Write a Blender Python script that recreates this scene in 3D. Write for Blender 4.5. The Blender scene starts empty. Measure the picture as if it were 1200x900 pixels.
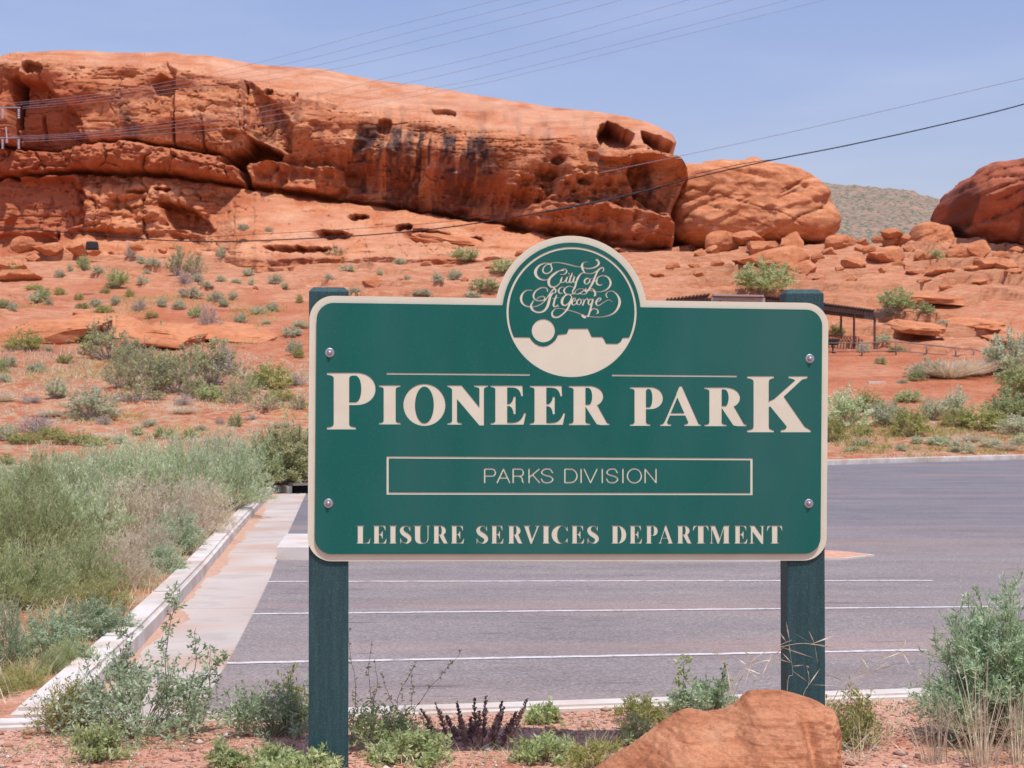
import bpy, bmesh, math, random
import numpy as np
from mathutils import Vector, Matrix
from mathutils import geometry as mgeo

random.seed(7)
rng = np.random.default_rng(7)
R = math.radians
scene = bpy.context.scene
C = scene.collection

# ------------------------------------------------------------------ camera, sky, sun, exposure
EYE = 1.8            # camera height above the parking lot
F = 2000.0           # focal length in photo pixels (photo 1200 wide)
HZ = 480.0           # photo row of the horizon
cam_d = bpy.data.cameras.new('camera')
cam = bpy.data.objects.new('camera', cam_d)
C.objects.link(cam)
cam.location = (0, 0, EYE)
cam.rotation_euler = (R(90), 0, 0)
cam_d.sensor_width = 36
cam_d.lens = 36 * F / 1200
cam_d.shift_y = (HZ - 450) / 1200
cam_d.clip_start = 0.1
cam_d.clip_end = 20000
cam_d.dof.use_dof = True
cam_d.dof.focus_distance = 8.2
cam_d.dof.aperture_fstop = 11
scene.camera = cam

SUN = Vector((0.16, -0.36, 0.92)).normalized()     # towards the sun
world = bpy.data.worlds.new('World')
scene.world = world
world.use_nodes = True
wn, wl = world.node_tree.nodes, world.node_tree.links
bg = wn['Background']
sky = wn.new('ShaderNodeTexSky')
sky.sky_type = 'NISHITA'
sky.sun_disc = False
sky.sun_elevation = math.asin(SUN.z)
sky.sun_rotation = math.atan2(SUN.x, SUN.y)
sky.altitude = 0
sky.air_density = 1.4
sky.dust_density = 1.5
sky.ozone_density = 4.0
# thin high cloud veil
tc = wn.new('ShaderNodeTexCoord')
mp = wn.new('ShaderNodeMapping'); mp.inputs['Scale'].default_value = (2.2, 2.2, 11)
mp.inputs['Rotation'].default_value = (0.06, 0.09, 0)
nz = wn.new('ShaderNodeTexNoise'); nz.inputs['Scale'].default_value = 2.0; nz.inputs['Detail'].default_value = 6
cr = wn.new('ShaderNodeValToRGB')
cr.color_ramp.elements[0].position = 0.46; cr.color_ramp.elements[0].color = (0, 0, 0, 1)
cr.color_ramp.elements[1].position = 0.78; cr.color_ramp.elements[1].color = (0.16, 0.16, 0.16, 1)
mx = wn.new('ShaderNodeMixRGB'); mx.inputs[2].default_value = (6.6, 6.9, 7.9, 1)
tint = wn.new('ShaderNodeMixRGB'); tint.blend_type = 'MULTIPLY'; tint.inputs[0].default_value = 1
tint.inputs[2].default_value = (1.07, 0.92, 1.10, 1)
wl.new(tc.outputs['Generated'], mp.inputs['Vector']); wl.new(mp.outputs[0], nz.inputs['Vector'])
wl.new(nz.outputs[0], cr.inputs[0]); wl.new(cr.outputs[0], mx.inputs[0])
wl.new(sky.outputs[0], tint.inputs[1]); wl.new(tint.outputs[0], mx.inputs[1])
wl.new(mx.outputs[0], bg.inputs['Color'])
bg.inputs['Strength'].default_value = 0.135

sun_d = bpy.data.lights.new('sun', 'SUN')
sun_d.energy = 3.9
sun_d.angle = R(0.53)
sun_d.color = (1.0, 0.955, 0.89)
sun = bpy.data.objects.new('sun', sun_d)
C.objects.link(sun)
sun.rotation_euler = (-SUN).to_track_quat('-Z', 'Y').to_euler()
sun.location = (0, 0, 60)

scene.view_settings.view_transform = 'Standard'
scene.view_settings.look = 'None'
scene.view_settings.exposure = 0.0
scene.view_settings.gamma = 1.0
scene.render.engine = 'CYCLES'
scene.cycles.max_bounces = 6
scene.cycles.transparent_max_bounces = 4

# ------------------------------------------------------------------ noise
def _hash(ix, iy, iz, seed):
    h = (ix * 374761393 + iy * 668265263 + iz * 2147483647 + seed * 974634777) & 0xFFFFFFFF
    h = ((h ^ (h >> 13)) * 1274126177) & 0xFFFFFFFF
    h = ((h ^ (h >> 16)) * 2246822519) & 0xFFFFFFFF
    return (h ^ (h >> 15)) & 0xFFFFFFFF

def vnoise(x, y, z=0.0, seed=0):
    """smooth value noise, -1..1"""
    x, y, z = np.broadcast_arrays(np.asarray(x, float), np.asarray(y, float), np.asarray(z, float))
    ix, iy, iz = np.floor(x).astype(np.int64), np.floor(y).astype(np.int64), np.floor(z).astype(np.int64)
    fx, fy, fz = x - ix, y - iy, z - iz
    fx = fx*fx*fx*(fx*(fx*6-15)+10); fy = fy*fy*fy*(fy*(fy*6-15)+10); fz = fz*fz*fz*(fz*(fz*6-15)+10)
    r = 0
    for dx in (0, 1):
        wx = fx if dx else 1 - fx
        for dy in (0, 1):
            wy = fy if dy else 1 - fy
            for dz in (0, 1):
                wz = fz if dz else 1 - fz
                r = r + wx * wy * wz * (_hash(ix+dx, iy+dy, iz+dz, seed) / 4294967295.0)
    return r * 2 - 1

def fbm(x, y, z=0.0, octaves=4, seed=0, gain=0.5, lac=2.03):
    a, s, t = 1.0, 0, 0
    for k in range(octaves):
        f = lac ** k
        s = s + a * vnoise(np.asarray(x)*f + 17.3*k, np.asarray(y)*f - 9.1*k, np.asarray(z)*f + 3.7*k, seed + k)
        t += a; a *= gain
    return s / t

def ridged(x, y, z=0.0, octaves=4, seed=0):
    a, s, t = 1.0, 0, 0
    for k in range(octaves):
        f = 2.07 ** k
        s = s + a * (1 - 2*np.abs(vnoise(np.asarray(x)*f + 5.3*k, np.asarray(y)*f, np.asarray(z)*f, seed + k)))
        t += a; a *= 0.5
    return s / t

def cells(x, y, seed=0, jit=0.9):
    """2-D worley: distance to nearest, to second nearest, id value"""
    x = np.asarray(x, float); y = np.asarray(y, float)
    ix, iy = np.floor(x).astype(np.int64), np.floor(y).astype(np.int64)
    d1 = np.full(x.shape, 9.0); d2 = np.full(x.shape, 9.0); idv = np.zeros(x.shape)
    for dx in (-1, 0, 1):
        for dy in (-1, 0, 1):
            cx, cy = ix+dx, iy+dy
            px = cx + 0.5 + jit*(_hash(cx, cy, cx*0, seed)/4294967295.0 - 0.5)
            py = cy + 0.5 + jit*(_hash(cx, cy, cx*0+1, seed)/4294967295.0 - 0.5)
            v = _hash(cx, cy, cx*0+2, seed)/4294967295.0
            d = np.hypot(x-px, y-py)
            near = d < d1
            d2 = np.where(near, d1, np.minimum(d2, d))
            idv = np.where(near, v, idv)
            d1 = np.where(near, d, d1)
    return d1, d2, idv

def sstep(a, b, x):
    t = np.clip((np.asarray(x, float) - a) / (b - a), 0, 1)
    return t*t*(3-2*t)

def poly_sd(x, y, pts):
    """signed distance to a polygon, negative inside"""
    x = np.asarray(x, float); y = np.asarray(y, float)
    d = np.full(x.shape, 1e18); inside = np.zeros(x.shape, bool)
    n = len(pts)
    for i in range(n):
        ax, ay = pts[i]; bx, by = pts[(i+1) % n]
        ex, ey = bx-ax, by-ay
        L = ex*ex + ey*ey
        if L < 1e-12: continue
        wx, wy = x-ax, y-ay
        t = np.clip((wx*ex + wy*ey)/L, 0, 1)
        d = np.minimum(d, (wx-ex*t)**2 + (wy-ey*t)**2)
        c = ((ay <= y) & (by > y)) | ((by <= y) & (ay > y))
        if abs(ey) > 1e-12:
            inside ^= c & (x < ax + (y-ay)/ey*ex)
    d = np.sqrt(d)
    return np.where(inside, -d, d)

# ------------------------------------------------------------------ mesh / object helpers
def mesh(name, verts, faces, mat=None, smooth=False, uvs=None):
    verts = np.asarray(verts, np.float32).reshape(-1, 3)
    me = bpy.data.meshes.new(name)
    if isinstance(faces, np.ndarray):
        nf, k = faces.shape
        me.vertices.add(len(verts)); me.vertices.foreach_set('co', verts.ravel())
        me.loops.add(nf*k); me.loops.foreach_set('vertex_index', faces.astype(np.int32).ravel())
        me.polygons.add(nf)
        me.polygons.foreach_set('loop_start', np.arange(0, nf*k, k, dtype=np.int32))
        me.polygons.foreach_set('loop_total', np.full(nf, k, np.int32))
        me.update(calc_edges=True)
    else:
        me.from_pydata([tuple(map(float, v)) for v in verts], [], faces); me.update()
    if smooth:
        me.polygons.foreach_set('use_smooth', np.ones(len(me.polygons), bool))
    if mat: me.materials.append(mat)
    return me

def link(name, me, parent=None, loc=None):
    o = bpy.data.objects.new(name, me)
    C.objects.link(o)
    if parent is not None: o.parent = parent
    if loc is not None: o.location = loc
    return o

def empty(name, loc=(0, 0, 0), rz=0.0):
    o = bpy.data.objects.new(name, None); C.objects.link(o)
    o.location = loc; o.rotation_euler = (0, 0, rz); o.empty_display_size = 0.2
    return o

def tag(o, label=None, cat=None, group=None, kind=None):
    if label: o['label'] = label
    if cat: o['category'] = cat
    if group: o['group'] = group
    if kind: o['kind'] = kind
    return o

def copy_tree(o, parent=None):
    c = o.copy(); C.objects.link(c)
    if parent is not None: c.parent = parent
    for ch in list(o.children): copy_tree(ch, c)
    return c

def grid_faces(nr, nc):
    i = np.arange(nr-1)[:, None]*nc + np.arange(nc-1)[None, :]
    return np.stack([i, i+1, i+nc+1, i+nc], -1).reshape(-1, 4)

def attr(me, name, vals):
    a = me.attributes.new(name, 'FLOAT', 'POINT')
    a.data.foreach_set('value', np.asarray(vals, np.float32).ravel())

class MB:
    """collects simple solids into one mesh"""
    def __init__(s): s.v = []; s.f = []
    def add(s, v, f):
        n = len(s.v); s.v += [tuple(p) for p in v]; s.f += [tuple(i+n for i in q) for q in f]; return s
    def box(s, c, size, M=None, taper=1.0):
        x, y, z = size[0]/2, size[1]/2, size[2]/2
        v = []
        for dz in (-1, 1):
            t = taper if dz > 0 else 1
            for dx, dy in ((-1,-1),(1,-1),(1,1),(-1,1)):
                p = Vector((dx*x*t, dy*y*t, dz*z))
                if M is not None: p = M @ p
                v.append(p + Vector(c))
        return s.add(v, [(3,2,1,0),(4,5,6,7),(0,1,5,4),(1,2,6,5),(2,3,7,6),(3,0,4,7)])
    def bar(s, a, b, w, h=None):
        a, b = Vector(a), Vector(b); h = h or w
        d = (b-a); L = d.length; d.normalize()
        up = Vector((0,0,1)) if abs(d.z) < 0.95 else Vector((0,1,0))
        sx = d.cross(up).normalized(); sy = sx.cross(d).normalized()
        v = []
        for p in (a, b):
            for i, j in ((-1,-1),(1,-1),(1,1),(-1,1)): v.append(p + sx*i*w/2 + sy*j*h/2)
        return s.add(v, [(3,2,1,0),(4,5,6,7),(0,1,5,4),(1,2,6,5),(2,3,7,6),(3,0,4,7)])
    def tube(s, pts, r, n=6):
        pts = [Vector(p) for p in pts]; m = len(pts)
        rr = r if hasattr(r, '__len__') else [r]*m
        v = []; f = []
        for i, p in enumerate(pts):
            d = (pts[min(i+1, m-1)] - pts[max(i-1, 0)]).normalized()
            up = Vector((0,0,1)) if abs(d.z) < 0.95 else Vector((0,1,0))
            a = d.cross(up).normalized(); b = a.cross(d)
            for k in range(n):
                t = 2*math.pi*k/n
                v.append(p + (a*math.cos(t) + b*math.sin(t))*rr[i])
        for i in range(m-1):
            for k in range(n):
                f.append((i*n+k, i*n+(k+1)%n, (i+1)*n+(k+1)%n, (i+1)*n+k))
        f.append(tuple(range(n-1, -1, -1))); f.append(tuple((m-1)*n+k for k in range(n)))
        return s.add(v, f)
    def lathe(s, prof, n=16, axis='z', c=(0,0,0)):
        v = []; f = []; m = len(prof)
        for (r, h) in prof:
            for k in range(n):
                t = 2*math.pi*k/n
                q = (r*math.cos(t), r*math.sin(t), h) if axis == 'z' else (r*math.cos(t), -h, r*math.sin(t))
                v.append((q[0]+c[0], q[1]+c[1], q[2]+c[2]))
        for i in range(m-1):
            for k in range(n):
                q = (i*n+k, i*n+(k+1)%n, (i+1)*n+(k+1)%n, (i+1)*n+k)
                f.append(q)
        f.append(tuple((m-1)*n+k for k in range(n)))
        return s.add(v, f)
    def build(s, name, mat, parent=None, smooth=False, bevel=0):
        me = mesh(name, s.v, s.f, mat, smooth)
        bm = bmesh.new(); bm.from_mesh(me)
        bmesh.ops.recalc_face_normals(bm, faces=bm.faces)
        if bevel: bmesh.ops.bevel(bm, geom=bm.edges[:], offset=bevel, segments=2, affect='EDGES', profile=0.6)
        bm.to_mesh(me); bm.free()
        return link(name, me, parent)

# ------------------------------------------------------------------ materials
def newmat(name):
    m = bpy.data.materials.new(name); m.use_nodes = True
    return m, m.node_tree.nodes, m.node_tree.links, m.node_tree.nodes['Principled BSDF']

def N(nodes, t, **kw):
    n = nodes.new('ShaderNode' + t)
    for k, v in kw.items():
        if k.startswith('i_'): n.inputs[k[2:].replace('_', ' ')].default_value = v
        else: setattr(n, k, v)
    return n

def ramp(nodes, stops):
    r = nodes.new('ShaderNodeValToRGB')
    e = r.color_ramp.elements
    e[0].position, e[0].color = stops[0][0], (*stops[0][1], 1)
    e[1].position, e[1].color = stops[-1][0], (*stops[-1][1], 1)
    for p, c in stops[1:-1]:
        q = e.new(p); q.color = (*c, 1)
    return r

def noise_mat(name, stops, scale=5.0, detail=8, rough=0.9, bump=0.0, bscale=None, stretch=(1,1,1), spec=0.25,
              coords='Object', bdist=0.02, speck=None, second=None, rand=0.0, distort=0.0):
    """colour from a noise ramp, optional second large-scale noise tint, fine speckle and bump"""
    m, n, l, p = newmat(name)
    t = N(n, 'TexCoord'); mpp = N(n, 'Mapping'); mpp.inputs['Scale'].default_value = stretch
    l.new(t.outputs[coords], mpp.inputs['Vector'])
    a = N(n, 'TexNoise', i_Scale=scale, i_Detail=detail, i_Roughness=0.62, i_Distortion=distort)
    l.new(mpp.outputs[0], a.inputs['Vector'])
    r = ramp(n, stops); l.new(a.outputs[0], r.inputs[0])
    col = r.outputs[0]
    if second:     # (scale, colour, amount, lo, hi)
        b = N(n, 'TexNoise', i_Scale=second[0], i_Detail=5); l.new(mpp.outputs[0], b.inputs['Vector'])
        rb = ramp(n, [(second[3], (0,0,0)), (second[4], (second[2],)*3)]); l.new(b.outputs[0], rb.inputs[0])
        mm = N(n, 'MixRGB'); mm.inputs[2].default_value = (*second[1], 1)
        l.new(rb.outputs[0], mm.inputs[0]); l.new(col, mm.inputs[1]); col = mm.outputs[0]
    if speck:      # (scale, colour, threshold)
        v = N(n, 'TexVoronoi', i_Scale=speck[0]); l.new(mpp.outputs[0], v.inputs['Vector'])
        sx = N(n, 'SeparateColor'); l.new(v.outputs['Color'], sx.inputs[0])
        lt = N(n, 'Math', operation='LESS_THAN'); lt.inputs[1].default_value = speck[2]
        l.new(sx.outputs[0], lt.inputs[0])
        mm = N(n, 'MixRGB'); mm.inputs[2].default_value = (*speck[1], 1)
        l.new(lt.outputs[0], mm.inputs[0]); l.new(col, mm.inputs[1]); col = mm.outputs[0]
    if rand:
        oi = N(n, 'ObjectInfo'); hs = N(n, 'HueSaturation')
        mr = N(n, 'MapRange'); mr.inputs['To Min'].default_value = 1-rand; mr.inputs['To Max'].default_value = 1+rand
        l.new(oi.outputs['Random'], mr.inputs[0]); l.new(mr.outputs[0], hs.inputs['Value'])
        l.new(col, hs.inputs['Color']); col = hs.outputs[0]
    l.new(col, p.inputs['Base Color'])
    p.inputs['Roughness'].default_value = rough
    p.inputs['Specular IOR Level'].default_value = spec
    if bump:
        bn = N(n, 'TexNoise', i_Scale=bscale or scale*3, i_Detail=8, i_Roughness=0.65)
        l.new(mpp.outputs[0], bn.inputs['Vector'])
        bb = N(n, 'Bump', i_Strength=bump, i_Distance=bdist)
        l.new(bn.outputs[0], bb.inputs['Height']); l.new(bb.outputs[0], p.inputs['Normal'])
    return m
# ------------------------------------------------------------------ terrain height
LOT = [(-2.56,9.16),(-3.17,17.1),(-3.8,23.2),(-5.14,36.9),(-3.6,37.4),(10.2,55.4),(18.6,62.0),(60,86),(60,21.2)]
YL = [0, 8, 11, 39, 46, 60, 80, 100, 112, 120, 135, 200, 420, 2000, 9000]
ZL = [.05,.14,.10,.12,.35,1.6,4.6,8.3,11.0,12.6,13.6, 14, 16, 20, 20]
YR = [0, 8, 11, 60, 64, 75, 90, 100, 110, 118, 135, 200, 420, 2000, 9000]
ZR = [.05,.14,.10,.12,.3,1.5,3.8,5.5,9.6,13.0,14.0, 14, 16, 20, 20]

def terrace(z, h, sharp):
    k = np.floor(z/h); f = z/h - k
    return (k + sstep(0.5-sharp, 0.5+sharp, f)) * h

def height(x, y, parts=False):
    x = np.asarray(x, float); y = np.asarray(y, float)
    w = sstep(-4, 12, x)
    z = (1-w)*np.interp(y, YL, ZL) + w*np.interp(y, YR, ZR)
    far = sstep(44, 60, y)
    near = 1 - sstep(9, 40, y)
    z = z + far*(0.55*fbm(x/13, y/13, 0, 4, 3) + 0.16*fbm(x/2.2, y/2.2, 1, 4, 5))
    # bedrock ledges: right of the sign and upper slope
    rock = sstep(86, 96, y + 5*vnoise(x/9, y/9, 0, 4))*np.maximum(sstep(4, 12, x), 0.0*x)
    rock = np.maximum(rock, sstep(97, 106, y + 5*vnoise(x/7, y/9, 0, 8))*0.75)
    rock = np.maximum(rock, 0.8*sstep(.35, .6, fbm(x/9, y/6, 5, 3, 21))*sstep(62, 75, y))
    rock = rock*(1-sstep(150, 200, y))
    zz = z + 0.5*fbm(x/6, y/6, 2, 3, 31)
    zw = zz + 0.9*fbm(x/11, y/8, 3, 3, 15) + .25*fbm(x/1.8, y/1.8, 3, 2, 16)
    zt = terrace(zw, 1.05, 0.03) - zw + .45*(terrace(zw*1.0+.3*fbm(x/4, y/3, 9, 2, 17), .33, .1) - zw) + 0.16*ridged(x/1.5, y/0.8, 0, 3, 14)
    off = .62*rock*zt*np.clip(.5+1.3*fbm(x/8, y/8, 6, 2, 18)+.25, .1, 1.2)
    z = z + off
    z = z + (far*0.05 + near*0.012)*fbm(x/0.5, y/0.5, 0, 3, 9)
    z = z + near*0.02*fbm(x/1.7, y/1.2, 0, 2, 19)
    # scattered low stones and washed rubble on the slope
    rub = sstep(.12, .5, fbm(x/5, y/7, 8, 3, 45))*sstep(66, 80, y)
    dd1, dd2, did = cells(x/.75, y/.75, 3)
    z = z + rub*.20*np.clip(1-dd1/.42, 0, 1)**.6*(did > .45)*did
    # red dirt path on the right is smooth
    sd = poly_sd(x, y, [(8,66),(14,70),(22,78),(30,84),(60,96),(60,104),(30,90),(22,96),(12,96),(5,88),(4,70)])
    pth = 1 - sstep(-1.0, 1.5, sd)
    base = np.interp(y, YR, ZR)
    z = z*(1-pth) + pth*(base + 0.04*fbm(x/1.1, y/1.1, 0, 2, 77))
    # cut for the parking lot
    sl = poly_sd(x, y, LOT)
    z = np.where(sl < 1.5, z*sstep(0, 1.5, sl) + (1-sstep(0, 1.5, sl))*0.115, z)
    z = np.where(sl < 0.06, 0.115 - 0.45*sstep(0.1, -0.16, sl)*(1.0), z)
    z = np.where(sl < -0.2, -0.35, z)
    if parts: return z, off*(1-pth)
    return z

def hit(u, v, near=6.0, far=170.0):
    """point of the terrain seen at photo pixel (u, v)"""
    d = np.geomspace(near, far, 1500)
    x = (u-600)/F*d; z = EYE - (v-HZ)/F*d
    h = height(x, d)
    k = np.argmax(z <= h)
    if z[k] > h[k]: k = len(d)-1
    return Vector((x[k], d[k], h[k]))

def gz(x, y): return float(height(np.array([x]), np.array([y]))[0])

# ground: one sheet from under the camera to the horizon
def lines(*segs):
    out = []
    for a, b, s in segs: out += list(np.arange(a, b, s))
    return out
gx = lines((-46, -14, .26), (-14, 8, .12), (8, 47, .24))
gy = lines((3, 12, .07), (12, 46, .13), (46, 62, .2), (62, 135, .21))
lo = [-8000, -3000, -1200, -600, -300, -180, -120, -90, -75, -64, -56, -50]
gx = np.array(lo + gx + [-q for q in lo[::-1]])
gy = np.array([-8000, -2000, -500, -150, -50, -20, -8, -2] + gy + [136, 139, 143, 150, 160, 180, 220, 300, 420, 700, 1500, 4000, 9000])
GX, GY = np.meshgrid(gx, gy)
GZ, OFF = height(GX, GY, True)
GY2 = GY - .85*np.clip(OFF, -.7, .7)      # ledge lips lean out over their feet
# everything left of the frame and behind the camera stays gently flat
M_dirt, n, l, p = newmat('red_dirt')
t = N(n, 'TexCoord'); co = t.outputs['Object']
n1 = N(n, 'TexNoise', i_Scale=0.35, i_Detail=6); l.new(co, n1.inputs['Vector'])
n2 = N(n, 'TexNoise', i_Scale=6.0, i_Detail=10, i_Roughness=0.7); l.new(co, n2.inputs['Vector'])
r1 = ramp(n, [(.3, (.36,.098,.042)), (.5, (.43,.130,.058)), (.7, (.48,.175,.088))]); l.new(n1.outputs[0], r1.inputs[0])
r2 = ramp(n, [(.28, (.62,.58,.56)), (.5, (1,1,1)), (.75, (1.12,1.12,1.1))]); l.new(n2.outputs[0], r2.inputs[0])
m1 = N(n, 'MixRGB', blend_type='MULTIPLY'); m1.inputs[0].default_value = 1
l.new(r1.outputs[0], m1.inputs[1]); l.new(r2.outputs[0], m1.inputs[2])
# bedrock where the surface steps (attribute), pale straw litter where plants grow (attribute)
ar = N(n, 'Attribute', attribute_name='rock')
n3 = N(n, 'TexNoise', i_Scale=1.2, i_Detail=9, i_Roughness=0.68); mp3 = N(n, 'Mapping'); mp3.inputs['Scale'].default_value = (1, 1, 7)
l.new(co, mp3.inputs['Vector']); l.new(mp3.outputs[0], n3.inputs['Vector'])
r3 = ramp(n, [(.3, (.34,.115,.056)), (.48, (.47,.190,.098)), (.62, (.54,.26,.15)), (.8, (.62,.38,.27))]); l.new(n3.outputs[0], r3.inputs[0])
m2 = N(n, 'MixRGB'); l.new(ar.outputs['Fac'], m2.inputs[0]); l.new(m1.outputs[0], m2.inputs[1]); l.new(r3.outputs[0], m2.inputs[2])
al = N(n, 'Attribute', attribute_name='litter')
n4 = N(n, 'TexNoise', i_Scale=2.2, i_Detail=9, i_Roughness=0.75); l.new(co, n4.inputs['Vector'])
r4 = ramp(n, [(.44, (0,0,0)), (.58, (.85,.85,.85))]); l.new(n4.outputs[0], r4.inputs[0])
m4 = N(n, 'Math', operation='MULTIPLY'); l.new(al.outputs['Fac'], m4.inputs[0]); l.new(r4.outputs[0], m4.inputs[1])
m3 = N(n, 'MixRGB'); m3.inputs[2].default_value = (.44,.33,.20,1)
l.new(m4.outputs[0], m3.inputs[0]); l.new(m2.outputs[0], m3.inputs[1])
# fine gravel colour close to the camera
vo = N(n, 'TexVoronoi', i_Scale=55.0); l.new(co, vo.inputs['Vector'])
sc = N(n, 'SeparateColor'); l.new(vo.outputs['Color'], sc.inputs[0])
rv = ramp(n, [(.0, (.6,.55,.52)), (.18, (1,1,1)), (.74, (1,1,1)), (.78, (1.2,1.5,1.8)), (1, (1.3,1.8,2.3))]); rv.color_ramp.interpolation = 'CONSTANT'
l.new(sc.outputs[0], rv.inputs[0])
an = N(n, 'Attribute', attribute_name='roadside_sand'); ms = N(n, 'MixRGB'); ms.inputs[2].default_value = (.60,.32,.22,1)
l.new(an.outputs['Fac'], ms.inputs[0]); l.new(m3.outputs[0], ms.inputs[1])
m5 = N(n, 'MixRGB', blend_type='MULTIPLY'); m5.inputs[0].default_value = .55
l.new(ms.outputs[0], m5.inputs[1]); l.new(rv.outputs[0], m5.inputs[2])
l.new(m5.outputs[0], p.inputs['Base Color'])
p.inputs['Roughness'].default_value = .95; p.inputs['Specular IOR Level'].default_value = .15
b1 = N(n, 'Bump', i_Strength=.6, i_Distance=.05); l.new(n2.outputs[0], b1.inputs['Height'])
b2 = N(n, 'Bump', i_Strength=.5, i_Distance=.008); l.new(vo.outputs['Distance'], b2.inputs['Height'])
l.new(b1.outputs[0], b2.inputs['Normal']); l.new(b2.outputs[0], p.inputs['Normal'])

gme = mesh('ground', np.stack([GX, GY2, GZ], -1), grid_faces(len(gy), len(gx)), M_dirt, smooth=True)
slope = np.hypot(*np.gradient(GZ, gy, gx))
rk = np.clip(sstep(.35, .8, slope)*sstep(60, 66, GY) + sstep(96, 112, GY + 6*fbm(GX/5, GY/5, 0, 3, 41))*.85
             + sstep(.1, .35, fbm(GX/6, GY/6, 7, 4, 43))*sstep(80, 92, GY)*.8, 0, 1)*(1-sstep(200, 400, GY)*.4)
attr(gme, 'rock', rk)
lit = np.clip(sstep(12, 10, GY)*.55 + sstep(10.5, 12, GY)*(1-sstep(45, 60, GY)) + sstep(46, 60, GY)*(1-sstep(66, 90, GY))*.75
              + .35*sstep(60, 62, GY)*sstep(5, 9, GX)*(1-sstep(70, 80, GY)) + .25, 0, 1)
attr(gme, 'litter', lit)
attr(gme, 'roadside_sand', .9*sstep(13, 10.5, GY)*sstep(-.7, .1, fbm(GX/.6, GY/.6, 0, 4, 47)))
ground = link('ground', gme); tag(ground, kind='structure')

# ------------------------------------------------------------------ parking lot
def ztri(pts, z):
    tris = mgeo.tessellate_polygon([[Vector((x, y, 0)) for x, y in pts]])
    return [(x, y, z) for x, y in pts], [tuple(t) for t in tris]

def slab(name, pts, z0, z1, mat, parent=None, bevel=0.0, zf=None):
    """prism from a counter-clockwise plan polygon"""
    k = len(pts)
    area = sum(pts[i][0]*pts[(i+1)%k][1] - pts[(i+1)%k][0]*pts[i][1] for i in range(k))
    if area < 0: pts = pts[::-1]
    zt = [z1 if zf is None else zf(*q) for q in pts]
    v = [(x, y, z0) for x, y in pts] + [(x, y, z) for (x, y), z in zip(pts, zt)]
    f = [tuple(range(k-1, -1, -1)), tuple(range(k, 2*k))] + [(i, (i+1) % k, k+(i+1) % k, k+i) for i in range(k)]
    me = mesh(name, v, f, mat)
    bm = bmesh.new(); bm.from_mesh(me)
    if bevel:
        eds = [e for e in bm.edges if all(q.co.z > z0+1e-5 for q in e.verts)]
        bmesh.ops.bevel(bm, geom=eds, offset=bevel, segments=3, affect='EDGES')
    bmesh.ops.triangulate(bm, faces=[q for q in bm.faces if len(q.verts) > 4])
    bm.to_mesh(me); bm.free()
    return link(name, me, parent)

M_asph, n, l, p = newmat('asphalt')
t = N(n, 'TexCoord'); co = t.outputs['Object']
mpa = N(n, 'Mapping'); mpa.inputs['Scale'].default_value = (.42, 1.1, 1); mpa.inputs['Rotation'].default_value = (0, 0, R(-5)); l.new(co, mpa.inputs['Vector'])
a1 = N(n, 'TexNoise', i_Scale=1.0, i_Detail=7, i_Roughness=.62); l.new(mpa.outputs[0], a1.inputs['Vector'])
ra = ramp(n, [(.28, (.200,.172,.164)), (.46, (.240,.207,.198)), (.62, (.270,.235,.222)), (.78, (.32,.26,.23))]); l.new(a1.outputs[0], ra.inputs[0])
# asphalt turns darker and bluer towards the far aisle
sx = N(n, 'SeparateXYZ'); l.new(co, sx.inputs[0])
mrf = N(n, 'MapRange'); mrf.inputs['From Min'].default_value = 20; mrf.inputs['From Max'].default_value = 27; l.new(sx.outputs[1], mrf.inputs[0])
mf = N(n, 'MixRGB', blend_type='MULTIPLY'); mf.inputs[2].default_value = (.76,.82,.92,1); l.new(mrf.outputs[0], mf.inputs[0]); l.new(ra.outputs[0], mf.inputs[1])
a2 = N(n, 'TexVoronoi', i_Scale=60); l.new(co, a2.inputs['Vector'])
s2 = N(n, 'SeparateColor'); l.new(a2.outputs['Color'], s2.inputs[0])
r2 = ramp(n, [(0, (.40,.40,.42)), (.3, (.90,.90,.90)), (.7, (1.06,1.06,1.06)), (1, (1.8,1.78,1.7))]); l.new(s2.outputs[0], r2.inputs[0])
mm = N(n, 'MixRGB', blend_type='MULTIPLY'); mm.inputs[0].default_value = .5; l.new(mf.outputs[0], mm.inputs[1]); l.new(r2.outputs[0], mm.inputs[2])
# drifted red dust
a3 = N(n, 'TexNoise', i_Scale=.5, i_Detail=6); mp4 = N(n, 'Mapping'); mp4.inputs['Scale'].default_value = (.25, 1.2, 1); l.new(co, mp4.inputs['Vector']); l.new(mp4.outputs[0], a3.inputs['Vector'])
r3 = ramp(n, [(.5, (0,0,0)), (.72, (.4,.4,.4))]); l.new(a3.outputs[0], r3.inputs[0])
md = N(n, 'MixRGB'); md.inputs[2].default_value = (.42,.27,.21,1); l.new(r3.outputs[0], md.inputs[0]); l.new(mm.outputs[0], md.inputs[1])
# dark oil marks
a4 = N(n, 'TexNoise', i_Scale=1.0, i_Detail=4); mp5 = N(n, 'Mapping'); mp5.inputs['Scale'].default_value = (1.1, 6, 1); mp5.inputs['Location'].default_value=(3,5,0); l.new(co, mp5.inputs['Vector']); l.new(mp5.outputs[0], a4.inputs['Vector'])
r4 = ramp(n, [(.64, (0,0,0)), (.72, (.7,.7,.7))]); l.new(a4.outputs[0], r4.inputs[0])
mo = N(n, 'MixRGB'); mo.inputs[2].default_value = (.07,.055,.06,1); l.new(r4.outputs[0], mo.inputs[0]); l.new(md.outputs[0], mo.inputs[1])
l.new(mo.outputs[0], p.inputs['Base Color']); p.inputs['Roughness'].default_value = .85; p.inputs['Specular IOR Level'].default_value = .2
bb = N(n, 'Bump', i_Strength=.5, i_Distance=.006); l.new(a2.outputs['Distance'], bb.inputs['Height']); l.new(bb.outputs[0], p.inputs['Normal'])

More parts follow.
